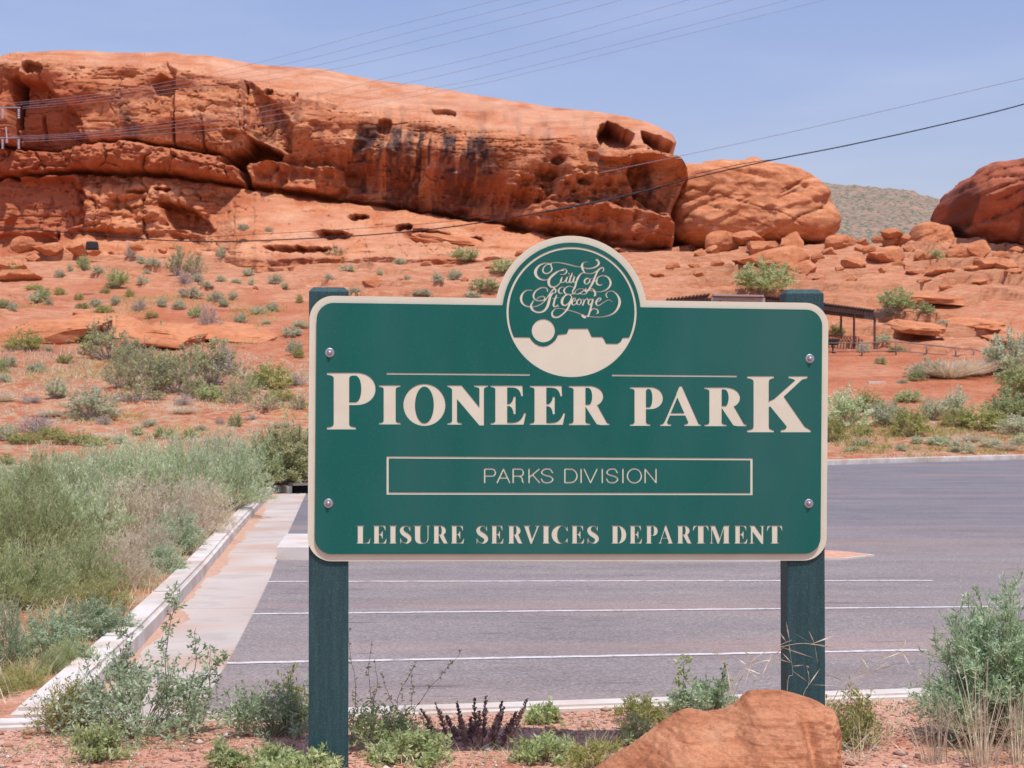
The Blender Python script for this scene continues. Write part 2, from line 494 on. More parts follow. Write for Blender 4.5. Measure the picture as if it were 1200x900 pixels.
def conc(name, a, b, c, second=None):
    return noise_mat(name, [(.25, a), (.5, b), (.75, c)], scale=1.6, detail=10, bump=.35, bscale=40, bdist=.004,
                     second=second, rough=.9, rand=.06)
M_kerb = conc('kerb_concrete', (.44,.40,.35), (.63,.585,.53), (.73,.69,.64), second=(2.2, (.52,.38,.29), .6, .46, .66))
M_pan = conc('gutter_concrete', (.40,.34,.29), (.52,.455,.40), (.60,.54,.48), second=(.8, (.46,.28,.19), .75, .46, .66))
M_line = noise_mat('white_road_paint', [(.36, (.34,.30,.30)), (.47, (.60,.565,.55)), (.7, (.70,.67,.65))], scale=9, detail=8, rough=.7, bump=.2, bscale=90, bdist=.003)

v, f = ztri([(-2.5,9.3),(-3.3,20),(-5.0,36.6),(-3.5,37.2),(10.3,55.3),(18.7,61.9),(59.9,85.8),(59.9,21.3)], 0.0)
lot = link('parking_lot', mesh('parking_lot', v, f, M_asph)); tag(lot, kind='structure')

def lotpt(u, v, z=0.0):
    d = (EYE-z)*F/(v-HZ); return ((u-600)/F*d, d)

def stripe(a, b, w=0.088):
    A, B = Vector(lotpt(*a)), Vector(lotpt(*b)); d = (B-A).normalized(); nn = Vector((-d.y, d.x))
    m = 60; v = []; f = []
    for i in range(m+1):
        q = A + (B-A)*i/m; e = .006*math.sin(i*1.7) + .004*math.sin(i*.61+2)
        v += [(*(q-nn*(w/2+e*.5)), .004), (*(q+nn*(w/2-e)), .004)]
        if i: k = 2*i; f.append((k-2, k, k+1, k-1))
    o = link('parking_line', mesh('parking_line', v, f, M_line)); tag(o, kind='structure'); return o
stripe((266, 777.5), (1086, 762.0)); stripe((288, 719.8), (1182, 711)); stripe((308, 681.8), (1093, 680.6))

# kerbs: a run of cast pieces with thin joints
def offset_poly(pts, d):
    out = []
    for i, p_ in enumerate(pts):
        a = Vector(pts[max(i-1, 0)]); b = Vector(pts[min(i+1, len(pts)-1)])
        t_ = (b-a).normalized(); nn = Vector((-t_.y, t_.x))
        out.append((p_[0]+nn.x*d, p_[1]+nn.y*d))
    return out

def resample(pts, step):
    out = [Vector(pts[0])]; cum = [0]
    for i in range(1, len(pts)): cum.append(cum[-1] + (Vector(pts[i])-Vector(pts[i-1])).length)
    k = max(1, round(cum[-1]/step)); res = []
    for j in range(k+1):
        s = cum[-1]*j/k
        i = min(max(0, int(np.searchsorted(cum, s))-1), len(pts)-2)
        t_ = (s-cum[i])/(cum[i+1]-cum[i])
        res.append(Vector(pts[i]).lerp(Vector(pts[i+1]), t_))
    return res

def run(name, piece, pts, w0, w1, z0, z1, mat, step=3.0, gap=.012, bevel=.018, round_in=False):
    """pieces between offsets w0 and w1 (left of the path) as children of one structure"""
    root = empty(name); tag(root, kind='structure')
    q = resample(pts, step)
    a = offset_poly([tuple(k) for k in q], w0); b = offset_poly([tuple(k) for k in q], w1)
    for i in range(len(q)-1):
        d = (q[i+1]-q[i]).normalized()*gap/2
        pl = [(a[i][0]+d.x, a[i][1]+d.y), (a[i+1][0]-d.x, a[i+1][1]-d.y), (b[i+1][0]-d.x, b[i+1][1]-d.y), (b[i][0]+d.x, b[i][1]+d.y)]
        e = random.uniform(-.003, .003)
        slab(piece, pl, z0, z1+e, mat, root, bevel=bevel)
    return root

left_line = [(-2.50, 9.36), (-2.62, 11.0), (-3.17, 17.1), (-3.8, 23.2), (-5.10, 36.4)]
run('left_kerb', 'kerb_stone', left_line, 0.0, .25, -.4, .165, M_kerb, step=3.0, bevel=.035)
run('gutter', 'gutter_slab', left_line, -.70, -.006, -.4, .008, M_pan, step=3.0, bevel=.004)
near_line = [(-4.4, 8.62), (-2.67, 8.95), (-.7, 9.34), (2.28, 9.90), (8, 11.0), (26, 14.45)]
run('near_kerb', 'kerb_stone', near_line, 0.0, .19, -.4, .15, M_kerb, step=3.0, bevel=.02)
back_line = [(-5.22, 36.62), (-3.6, 37.4), (10.2, 55.4), (18.6, 62.0), (60, 86)]
run('back_kerb', 'kerb_stone', back_line, -.0, .22, -.4, .17, M_kerb, step=3.0, bevel=.02)

# island between the two parking bays: concrete rim and dirt infill
isl = [(-2.82, 20.45), (1.0, 20.25), (3.0, 20.2), (4.0, 20.45), (4.45, 20.95), (4.2, 21.4), (3.2, 22.1), (2.2, 22.5), (0, 22.6), (-3.0, 22.7)]
M_isl = conc('island_concrete', (.50,.44,.39), (.62,.56,.50), (.70,.65,.60), second=(1.4, (.56,.37,.27), .7, .5, .68))
hz_ = lambda x, y: .15 if x < 1 else max(.02, .15 - .05*(x-1))
slab('traffic_island', isl, -.2, .15, M_isl, bevel=0, zf=hz_)['kind'] = 'structure'
inn = [(-1.6, 20.75), (1.0, 20.40), (2.98, 20.26), (3.95, 20.50), (4.38, 20.95), (4.14, 21.36), (3.15, 22.05), (2.1, 22.42), (0, 22.4), (-1.9, 22.4)]
M_infill = noise_mat('island_dirt', [(.3, (.52,.26,.165)), (.6, (.64,.36,.25)), (.8, (.70,.45,.34))], scale=5, bump=.4, bscale=30)
slab('island_dirt', inn, .0, .155, M_infill, zf=lambda x, y: hz_(x, y)+.006)['kind'] = 'structure'

# storm drain opening in the far kerb corner
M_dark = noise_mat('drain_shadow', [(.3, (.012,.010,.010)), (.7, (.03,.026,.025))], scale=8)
dr = empty('storm_drain', (-4.3, 36.75, 0), R(27)); tag(dr, 'dark storm drain slot in the far corner of the left kerb', 'storm drain')
MB().box((.1,.22,.20), (1.1,.5,.06)).build('lid', M_kerb, dr, bevel=.012)
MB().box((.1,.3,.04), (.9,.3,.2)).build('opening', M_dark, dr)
for sx_ in (-.52, .72): MB().box((sx_,.22,.05), (.12,.46,.24)).build('side_wall', M_kerb, dr, bevel=.01)

# red sand drifted against the kerb foot and over the gutter slabs
M_sand = noise_mat('drifted_red_sand', [(.3, (.46,.27,.18)), (.6, (.54,.34,.24)), (.8, (.58,.42,.32))], scale=14, bump=.4, bscale=120, bdist=.004)
gs_ = np.linspace(10.2, 36.0, 520); gt_ = np.linspace(0, 1, 15)
GS, GT = np.meshgrid(gs_, gt_)
xk = np.interp(GS, [p_[1] for p_ in left_line], [p_[0] for p_ in left_line])
wid = .03 + .30*np.clip(fbm(GS/1.6, 0*GS, 0, 6, 301, .62)+.2, 0, 1)
xs = xk - .02 + (wid+.02)*GT
hh = (.028*(1-GT)**1.5*np.clip(wid/.2, .2, 1.2) + .006*fbm(GS/.07, xs/.07, 0, 3, 302))*(1-GT**4) + .012 - .02*GT**6
tag(link('gutter_sand', mesh('gutter_sand', np.stack([xs, GS, hh], -1), grid_faces(*GS.shape), M_sand, smooth=True)), 'red sand drifted along the foot of the left kerb', kind='stuff')
# ------------------------------------------------------------------ sandstone
def rock_mat(name, dark, mid, light, pale, scale=.25, varnish=True, bump=.8, contrast=1.0):
    m, n, l, p = newmat(name)
    t = N(n, 'TexCoord'); co = t.outputs['Object']
    mp = N(n, 'Mapping'); mp.inputs['Scale'].default_value = (1, 1, 2.6); mp.inputs['Rotation'].default_value = (0, R(4), 0); l.new(co, mp.inputs['Vector'])
    a = N(n, 'TexNoise', i_Scale=scale, i_Detail=12, i_Roughness=.66, i_Distortion=.4); l.new(mp.outputs[0], a.inputs['Vector'])
    r = ramp(n, [(.30, dark), (.45, mid), (.58, light), (.74, pale)]); l.new(a.outputs[0], r.inputs[0])
    # bedding
    mp2 = N(n, 'Mapping'); mp2.inputs['Scale'].default_value = (.12, .12, 3.2); mp2.inputs['Rotation'].default_value = (0, R(5), 0); l.new(co, mp2.inputs['Vector'])
    b = N(n, 'TexNoise', i_Scale=.55/.25*scale, i_Detail=8, i_Roughness=.7); l.new(mp2.outputs[0], b.inputs['Vector'])
    rb = ramp(n, [(.32, (.66,.58,.54)), (.5, (1,1,1)), (.7, (1.14,1.18,1.2))]); l.new(b.outputs[0], rb.inputs[0])
    m1 = N(n, 'MixRGB', blend_type='MULTIPLY'); m1.inputs[0].default_value = .75; l.new(r.outputs[0], m1.inputs[1]); l.new(rb.outputs[0], m1.inputs[2])
    # fine mottling
    f_ = N(n, 'TexNoise', i_Scale=scale*14, i_Detail=8, i_Roughness=.75); l.new(co, f_.inputs['Vector'])
    rf = ramp(n, [(.33, (.60,.52,.50)), (.5, (1,1,1)), (.72, (1.2,1.2,1.2))]); l.new(f_.outputs[0], rf.inputs[0])
    m2 = N(n, 'MixRGB', blend_type='MULTIPLY'); m2.inputs[0].default_value = .7; l.new(m1.outputs[0], m2.inputs[1]); l.new(rf.outputs[0], m2.inputs[2])
    col = m2.outputs[0]
    if varnish:     # desert varnish, carried by an attribute shaped per streak
        at = N(n, 'Attribute', attribute_name='varnish')
        m3 = N(n, 'MixRGB'); m3.inputs[2].default_value = (.075,.045,.042,1)
        l.new(at.outputs['Fac'], m3.inputs[0]); l.new(col, m3.inputs[1]); col = m3.outputs[0]
        at3 = N(n, 'Attribute', attribute_name='bleached_crust')
        m6 = N(n, 'MixRGB'); m6.inputs[2].default_value = (.66,.40,.275,1)
        l.new(at3.outputs['Fac'], m6.inputs[0]); l.new(col, m6.inputs[1]); col = m6.outputs[0]
        at2 = N(n, 'Attribute', attribute_name='deep_red')
        m4 = N(n, 'MixRGB'); m4.inputs[2].default_value = (.40,.115,.055,1)
        l.new(at2.outputs['Fac'], m4.inputs[0]); l.new(col, m4.inputs[1]); col = m4.outputs[0]
    l.new(col, p.inputs['Base Color']); p.inputs['Roughness'].default_value = .93; p.inputs['Specular IOR Level'].default_value = .15
    b1 = N(n, 'Bump', i_Strength=bump, i_Distance=.12/ (scale/.25)); l.new(f_.outputs[0], b1.inputs['Height'])
    b2 = N(n, 'Bump', i_Strength=bump*.5, i_Distance=.35/(scale/.25)); l.new(b.outputs[0], b2.inputs['Height']); l.new(b1.outputs[0], b2.inputs['Normal'])
    last = b2.outputs[0]
    if scale > 2:      # sand grain and thin diagonal bedding seen close up
        g_ = N(n, 'TexNoise', i_Scale=260, i_Detail=4, i_Roughness=.8); l.new(co, g_.inputs['Vector'])
        b3 = N(n, 'Bump', i_Strength=.8, i_Distance=.003); l.new(g_.outputs[0], b3.inputs['Height']); l.new(last, b3.inputs['Normal'])
        mp4 = N(n, 'Mapping'); mp4.inputs['Scale'].default_value = (1.2, 1.2, 16); mp4.inputs['Rotation'].default_value = (R(20), R(-32), 0); l.new(co, mp4.inputs['Vector'])
        h_ = N(n, 'TexNoise', i_Scale=2.4, i_Detail=8, i_Roughness=.7, i_Distortion=.6); l.new(mp4.outputs[0], h_.inputs['Vector'])
        b4 = N(n, 'Bump', i_Strength=.7, i_Distance=.012); l.new(h_.outputs[0], b4.inputs['Height']); l.new(b3.outputs[0], b4.inputs['Normal']); last = b4.outputs[0]
        rh = ramp(n, [(.32, (.66,.56,.50)), (.47, (1,1,1)), (.6, (1.06,1.08,1.06)), (.72, (1.1,1.22,1.28))]); l.new(h_.outputs[0], rh.inputs[0])
        rg_ = ramp(n, [(.3, (.72,.68,.66)), (.5, (1,1,1)), (.75, (1.15,1.15,1.15))]); l.new(g_.outputs[0], rg_.inputs[0])
        mh = N(n, 'MixRGB', blend_type='MULTIPLY'); mh.inputs[0].default_value = .85; l.new(col, mh.inputs[1]); l.new(rh.outputs[0], mh.inputs[2])
        mg = N(n, 'MixRGB', blend_type='MULTIPLY'); mg.inputs[0].default_value = .8; l.new(mh.outputs[0], mg.inputs[1]); l.new(rg_.outputs[0], mg.inputs[2])
        l.new(mg.outputs[0], p.inputs['Base Color'])
    l.new(last, p.inputs['Normal'])
    return m
M_cliff = rock_mat('cliff_sandstone', (.40,.135,.058), (.54,.208,.095), (.60,.28,.145), (.65,.39,.245))
M_bould = rock_mat('boulder_sandstone', (.42,.155,.070), (.54,.215,.100), (.60,.27,.135), (.64,.36,.205), scale=.5, varnish=False)
M_redrk = rock_mat('red_varnished_sandstone', (.30,.085,.048), (.42,.14,.08), (.50,.19,.11), (.58,.27,.17), scale=.35)

def P(*pts):
    a = np.array(pts, float); return lambda q: np.interp(q, a[:, 0], a[:, 1])

V_top = P((-700,150),(-420,110),(-250,96),(-120,80),(-40,70),(0,67),(12,62),(60,59),(200,62),(245,66),(300,76),(360,80),(400,85),(450,95),(500,103),(560,112),(640,124),(700,131),(740,136),(770,142),(790,148),(802,157),(806,166),(818,178))
V_seam = P((-700,215),(-60,205),(0,203),(100,200),(200,204),(290,217),(380,232),(480,245),(600,264),(700,285),(795,293),(830,300))
V_mid = P((-700,170),(-60,168),(0,168),(60,171),(100,168),(150,163),(200,172),(262,183),(290,199),(400,200))
U_R = P((0,790),(150,795),(157,802),(170,806),(186,807),(196,814),(205,819),(212,814),(235,803),(255,795),(262,800),(284,799),(292,796),(310,810))

us = np.concatenate([np.arange(-700, -20, 7.0), np.arange(-20, 780, 1.05), 780 + 38*np.linspace(0, 1, 60)])
umax = us[-1]
nt = 285
tt = np.linspace(0, 1, nt)
US, TT = np.meshgrid(us, tt)
Vt, Vb = V_top(US), 334.0
VV = Vt + (Vb-Vt)*TT
uR = U_R(VV)
UU = np.where(US > 700, 700 + (US-700)*(uR-700)/(umax-700), US)
w = VV - Vt
# warp lookups so that no feature has a ruler-straight edge
wu = UU + 5*fbm(UU/26, VV/22, 0, 3, 51) + 1.6*fbm(UU/6, VV/6, 0, 2, 52)
wv = VV + 4*fbm(UU/30, VV/18, 3, 3, 53) + 1.4*fbm(UU/6, VV/6, 3, 2, 54)
seam = V_seam(UU) + 2.2*fbm(UU/14, 0*VV, 0, 3, 55)
mid = V_mid(UU) + 2.0*fbm(UU/10, 0*VV, 4, 3, 56)

base = P((-700,150),(-300,138),(-40,130),(60,128),(207,128),(285,128),(330,130),(600,127),(740,123),(820,121))(UU)     # face distance
D = base.copy()
Sh = P((-700,20),(0,12),(60,16),(200,22),(300,30),(420,44),(560,46),(700,40),(790,30),(820,26))(UU)
Sd = P((-700,6),(0,4),(60,6),(200,8),(300,11),(420,15),(560,15),(700,12),(790,8),(820,6))(UU)
D = D + Sd*np.clip(1-w/Sh, 0, 1)**1.9
def pm(pts, soft=2.0, warp=True):
    return 1 - sstep(-soft, soft, poly_sd(wu if warp else UU, wv if warp else VV, pts))
def el(cx, cy, rx, ry): return 1 - sstep(.6, 1.15, np.hypot((wu-cx)/rx, (wv-cy)/ry))
upper = sstep(1, -1, VV - np.where(UU < 288, mid, seam))
lower = sstep(-1, 1.5, VV - seam)
# belly of the face and undercut towards the seam
fh = np.clip((VV-Vt-Sh*.6)/(seam-Vt-Sh*.6), 0, 1)
right = sstep(280, 330, UU)
D += right*upper*( -1.3*np.sin(np.pi*np.clip(fh*1.25, 0, 1)) + 1.25*sstep(.3, 1.0, fh))
D += (1-right)*upper*( .9*sstep(.55, 1, fh) - .5*np.sin(np.pi*fh))
# large undulating ribs on the stained face
ribs = fbm(UU/24 + .35*VV/24, VV/95, 0, 3, 61)
D += right*upper*2.3*ribs*sstep(.15, .5, fh)
D -= right*upper*1.5*np.clip(fbm(UU/30, VV/14, 12, 3, 63)-.05, 0, 1)*sstep(.2, .5, fh)
D += upper*.8*fbm(UU/46, VV/26, 2, 2, 62)
# joint-bounded column 207..285, faces stepping
D += 1.3*pm([(286,92),(294,96),(318,120),(345,150),(340,178),(300,165),(288,150),(287,120)], 2.5)
D -= .6*pm([(207,82),(284,90),(287,150),(262,178),(205,168)], 1.8, True)
jt = lambda u0, v0, v1, wd, dp: dp*np.exp(-((UU-u0-1.2*fbm(VV/9, 0*VV, u0, 2, 71))/wd)**2)*sstep(v0-3, v0+3, VV)*sstep(v1+3, v1-3, VV)
D += jt(205.5, 88, 168, 1.3, 1.6) + jt(17, 88, 170, 1.8, 2.5) + jt(285.5, 95, 152, 1.4, 1.2) + jt(42, 130, 160, 1.6, .8) + jt(167, 232, 272, 1.3, .9) + jt(240, 150, 178, 1.4, .8)
D += 1.5*pm([(178,98),(186,90),(200,96),(206,108),(200,116),(184,112)], 2.0)
D += 1.0*pm([(188,78),(196,72),(204,84),(203,100),(192,92)], 2.0)
# big shaded alcove far left, column at the edge
D += 2.6*pm([(14,92),(34,93),(52,98),(74,118),(86,136),(97,148),(84,150),(96,162),(104,170),(20,172),(13,130)], 2.6)
D += .9*pm([(27,66),(10,64),(8,110),(22,120)], 2.0)
D += 1.8*el(38, 79, 12, 6) + 1.3*el(317, 109, 5, 4) + 1.0*el(345, 116, 4, 7) + .8*el(268, 160, 9, 6)
D += 1.3*pm([(505,130),(535,133),(536,137),(508,136)], 1.4)
# holes near the right end
D += 5.5*pm([(702,160),(704,148),(712,142),(730,148),(745,158),(738,170),(706,173)], 1.3)
D += 4.2*pm([(755,153),(776,160),(792,168),(808,171),(809,184),(790,183),(768,178),(757,168)], 2.0)
D += 1.2*el(654,190,9,6) + 1.3*el(688,214,9,6) + 1.0*el(640,205,14,6) + 1.1*el(452,150,8,9)
# prow: cap overhangs a shaded hollow
D += 3.0*pm([(742,188),(764,188),(800,194),(812,206),(806,228),(795,252),(760,243),(742,230),(736,205)], 2.6)
D -= 1.3*pm([(690,176),(760,180),(810,186),(818,204),(790,196),(745,190),(700,188)], 3.0)
# lower lip right
D -= 2.0*pm([(600,243),(640,236),(700,240),(745,244),(798,262),(801,287),(740,278),(660,266),(600,256)], 4.0)
D += .9*pm([(610,205),(680,200),(735,214),(730,240),(660,236),(600,232)], 6)*(.6+fbm(UU/7, VV/5, 0, 3, 64))
# cave wedge
D += 6.5*pm([(262,181),(284,172),(290,158),(303,165),(331,181),(329,192),(300,193),(288,199),(291,216),(284,217),(276,197),(262,190)], 1.6)
D -= 1.0*pm([(289,182),(302,180),(303,191),(290,192)], 1.2) + 1.2*pm([(305,183),(328,186),(329,196),(306,194)], 1.4)
# blocky layer between the two seams, left
midl = sstep(-1, 1.5, VV-mid)*sstep(1, -1.5, VV-seam)*sstep(292, 284, UU)
d1, d2, idc = cells(UU/44 + .2*fbm(UU/20, VV/20, 0, 2, 66), VV/24+.2*fbm(UU/20, VV/20, 5, 2, 66), 5)
q = np.clip((VV-mid)/np.maximum(seam-mid, 4), 0, 1)
D += midl*(-1.5*sstep(60, 110, UU)*np.sqrt(np.clip(1-(2*q-1)**2, 0, 1)) + .7*sstep(100, 60, UU) - .9*(idc-.5) + .45*np.exp(-((d2-d1)/.05)**2) + .6*fbm(UU/8, VV/6, 0, 3, 67))
# ledge right of the cave
D -= 1.6*pm([(286,196),(330,192),(402,200),(404,221),(384,228),(330,222),(296,214)], 2.5)*(1+.5*fbm(UU/9, VV/9, 0, 2, 68))
# seams
D += 2.3*np.exp(-((VV-mid-1)/2.1)**2)*sstep(286, 262, UU)*(.8+.5*vnoise(UU/11, 0*UU, 0, 69)) 
D += (2.4-1.1*right)*np.exp(-((VV-seam)/2.3)**2)
# ---- lower body
k = P((-700,.02),(60,.02),(120,.03),(190,.06),(260,.17),(330,.22),(600,.21),(800,.16),(830,.14))(UU)
drop = np.clip(VV-seam, 0, 200)
toe = np.clip(VV - (302 + 4*fbm(UU/16, 0*VV, 0, 3, 84)), 0, 99)
vface = P((-700,70),(60,70),(150,72),(220,66),(250,40),(275,8),(300,0),(900,0))(UU)      # steep part before the apron
run_ = np.where(drop < vface, drop*.018, vface*.018 + (drop-toe-vface)*np.maximum(k, .16) + toe*.03)
D -= lower*run_
D += lower*right*.3*sstep(26, 0, drop)
D += lower*(1-right)*(.5)
rough = sstep(62, 100, UU)*sstep(270, 230, UU)*lower
D -= rough*(1.0*fbm(UU/19, VV/14, 6, 3, 81) + 1.0*sstep(0, 25, drop)*.9)
D += rough*1.4*np.clip(ridged(UU/20, VV/15, 4, 2, 82)-.45, 0, 1)
D += 2.6*pm([(189,238),(200,236),(226,246),(238,258),(250,268),(246,274),(225,272),(205,270),(196,256)], 2.0)
D += 1.2*el(187, 222, 6, 2.4) + 1.2*el(196, 223, 4, 2.6) + 1.0*el(160, 225, 12, 3)
D += lower*1.3*sstep(66, 74, drop)*sstep(250, 225, UU)*sstep(86, 78, drop)
D += lower*(1-rough)*.5*fbm(UU/30, VV/9, 6, 4, 83)*(.4+.6*right)
# shaded flat wall far left below the seam and the stepped toe
D += 1.7*pm([(-80,206),(86,206),(98,232),(97,262),(60,268),(58,300),(-80,300)], 2.6)
D -= 1.6*pm([(0,236),(9,242),(8,256),(0,258)], 1.5) + 1.0*pm([(44,262),(56,268),(52,276),(40,272)], 1.5)
# eroded ledges and pockets on the apron
for (a_, b_, c_, d_) in ((388,276,26,5),(470,268,10,4),(500,277,28,7),(545,282,22,6),(608,267,20,5),(420,252,12,3),(700,296,30,4),(350,292,40,4)):
    D += lower*2.2*el(a_, b_, c_, d_)
D += lower*right*.55*(terrace(VV + 5*fbm(UU/40, VV/12, 0, 3, 85), 9, .16) - VV)*-.10*sstep(30, 55, drop)
# fine relief everywhere
D += .13*fbm(UU/12, VV/7, 0, 3, 91)*(.6+.4*sstep(0, Sh, w)) + .045*fbm(UU/2.6, VV/2.0, 0, 2, 92)
pits = np.clip(fbm(UU/8, VV/5.0, 9, 3, 93)-.42, 0, 1)
D += .7*pits*sstep(.1, .5, w/np.maximum(Sh, 1))
bed = np.clip(1-np.abs(fbm(UU/70, VV/7, 0, 3, 94))/.05, 0, 1)
D += .22*bed*sstep(.5, 1, w/np.maximum(Sh, 1))
cr_ = np.clip(1-np.abs(fbm(UU/22, VV/45, 0, 4, 95))/.035, 0, 1)*sstep(.0, .25, fbm(UU/50, VV/50, 0, 2, 96))
D += .3*cr_
D -= .35*np.clip(fbm(UU/16, VV/60, 0, 3, 97), 0, 1)*right*upper
# right edge turns away
edge = sstep(umax-18, umax, US)
D += 7*edge**2
Dl = base + .0*D
# world position: a relief standing ~125 m away
SC = np.where(drop > 0, (base - lower*run_), base)/F
SC = SC + (Sd*np.clip(1-w/Sh, 0, 1)**1.9)/F
X = (UU-600)*SC; Z = EYE + (HZ-VV)*SC; Y = D
# crest rows going back and down
back = []
for (dy, dz) in ((2, .25), (6, .3), (14, -.4), (26, -5), (40, -14), (46, -30)):
    back.insert(0, (X[0]*(1+0*dy), Y[0]+dy+.4*fbm(us/20, dy, 0, 3, 98), Z[0]+dz - (0 if dz > 0 else 0) + .18*fbm(us/9, dy, 0, 3, 99)))
Xb = np.vstack([b[0][None] for b in back] + [X]); Yb = np.vstack([b[1][None] for b in back] + [Y]); Zb = np.vstack([b[2][None] for b in back] + [Z])
nr = Xb.shape[0]
# close the right end with columns going back
ex = 6
Xe, Ye, Ze = [Xb], [Yb], [Zb]
for j in range(1, ex+1):
    Xe.append((Xb[:, -1]-.25*j*j)[:, None]); Ye.append((Yb[:, -1]+3.0*j)[:, None]); Ze.append(Zb[:, -1:][:, 0:1] - .05*j*j)
Xb, Yb, Zb = np.hstack(Xe), np.hstack(Ye), np.hstack(Ze)
cme = mesh('sandstone_cliff', np.stack([Xb, Yb, Zb], -1), grid_faces(*Xb.shape)[:, ::-1].copy(), M_cliff, smooth=True)

# varnish streaks
st = sstep(-.02, .16, fbm(UU/13 + .10*VV/13, VV/120, 0, 3, 101) + .25*fbm(UU/3.5, VV/30, 0, 2, 102))
zone = pm([(415,150),(470,136),(540,150),(585,175),(580,262),(520,262),(420,240),(408,205)], 12)
zone2 = pm([(300,105),(420,118),(560,132),(700,140),(790,175),(790,290),(560,268),(330,232),(300,150)], 14)
var = 1.0*zone*st*sstep(.12, .3, fh)
for (u0, v0, v1, wd, s_) in ((440,160,225,5,.8),(475,185,240,8,.9),(487,150,200,8,.8),(522,190,245,9,.9),(565,160,240,13,.95),(635,140,190,4,.45),(428,170,235,4,.5),(765,195,232,5,.85),(698,175,200,6,.5),(570,128,165,5,.4),(150,120,172,9,.7),(165,170,205,6,.3)):
    c_ = u0 + 6*np.sin((VV-v0)/19+u0)
    var = np.maximum(var, s_*np.exp(-(np.abs(wu-c_)/wd)**2.4)*sstep(v0-8, v0+8, VV)*sstep(v1+12, v1-8, VV))
var = np.maximum(var, .55*pm([(298,130),(345,128),(370,150),(330,175),(296,165)], 8)*sstep(-.1, .4, fbm(UU/9, VV/14, 0, 3, 103)))
var = np.maximum(var, zone2*.35*sstep(.1, .5, fbm(UU/8, VV/40, 8, 3, 104)))*upper
var *= (.65+.5*sstep(-.4, .3, fbm(UU/4, VV/6, 0, 3, 105)))
red_mix = np.clip(.5*upper*right*sstep(.35, .75, fh)*(.7+.6*fbm(UU/18, VV/22, 0, 3, 106)) + .5*midl + .7*pm([(-80,85),(95,90),(104,172),(98,262),(60,300),(-80,300)], 5) + .3*sstep(.1,.5,fbm(UU/30, VV/18, 3, 3, 107)), 0, .85)  # deeper red towards the seam, in the block layer and far-left recesses
full = lambda A: np.hstack([np.vstack([np.repeat(A[:1]*.3, 6, 0), A]), np.repeat(np.vstack([np.repeat(A[:1]*.3, 6, 0), A])[:, -1:], ex, 1)])
attr(cme, 'varnish', np.clip(full(var), 0, 1)); attr(cme, 'deep_red', full(red_mix))
crust = .42*np.maximum(sstep(1.2, .5, w/np.maximum(Sh, 1)), .7*lower*right*sstep(4, 20, drop))*sstep(-.5, .3, fbm(UU/22, VV/6, 0, 4, 121))
attr(cme, 'bleached_crust', np.hstack([np.vstack([np.repeat(crust[:1], 6, 0), crust]), np.repeat(np.vstack([np.repeat(crust[:1], 6, 0), crust])[:, -1:], ex, 1)]))
cliff = link('sandstone_cliff', cme)
tag(cliff, 'long red sandstone cliff with dark streaks, round holes and an overhanging right end', 'cliff')
cliff['kind'] = 'structure'

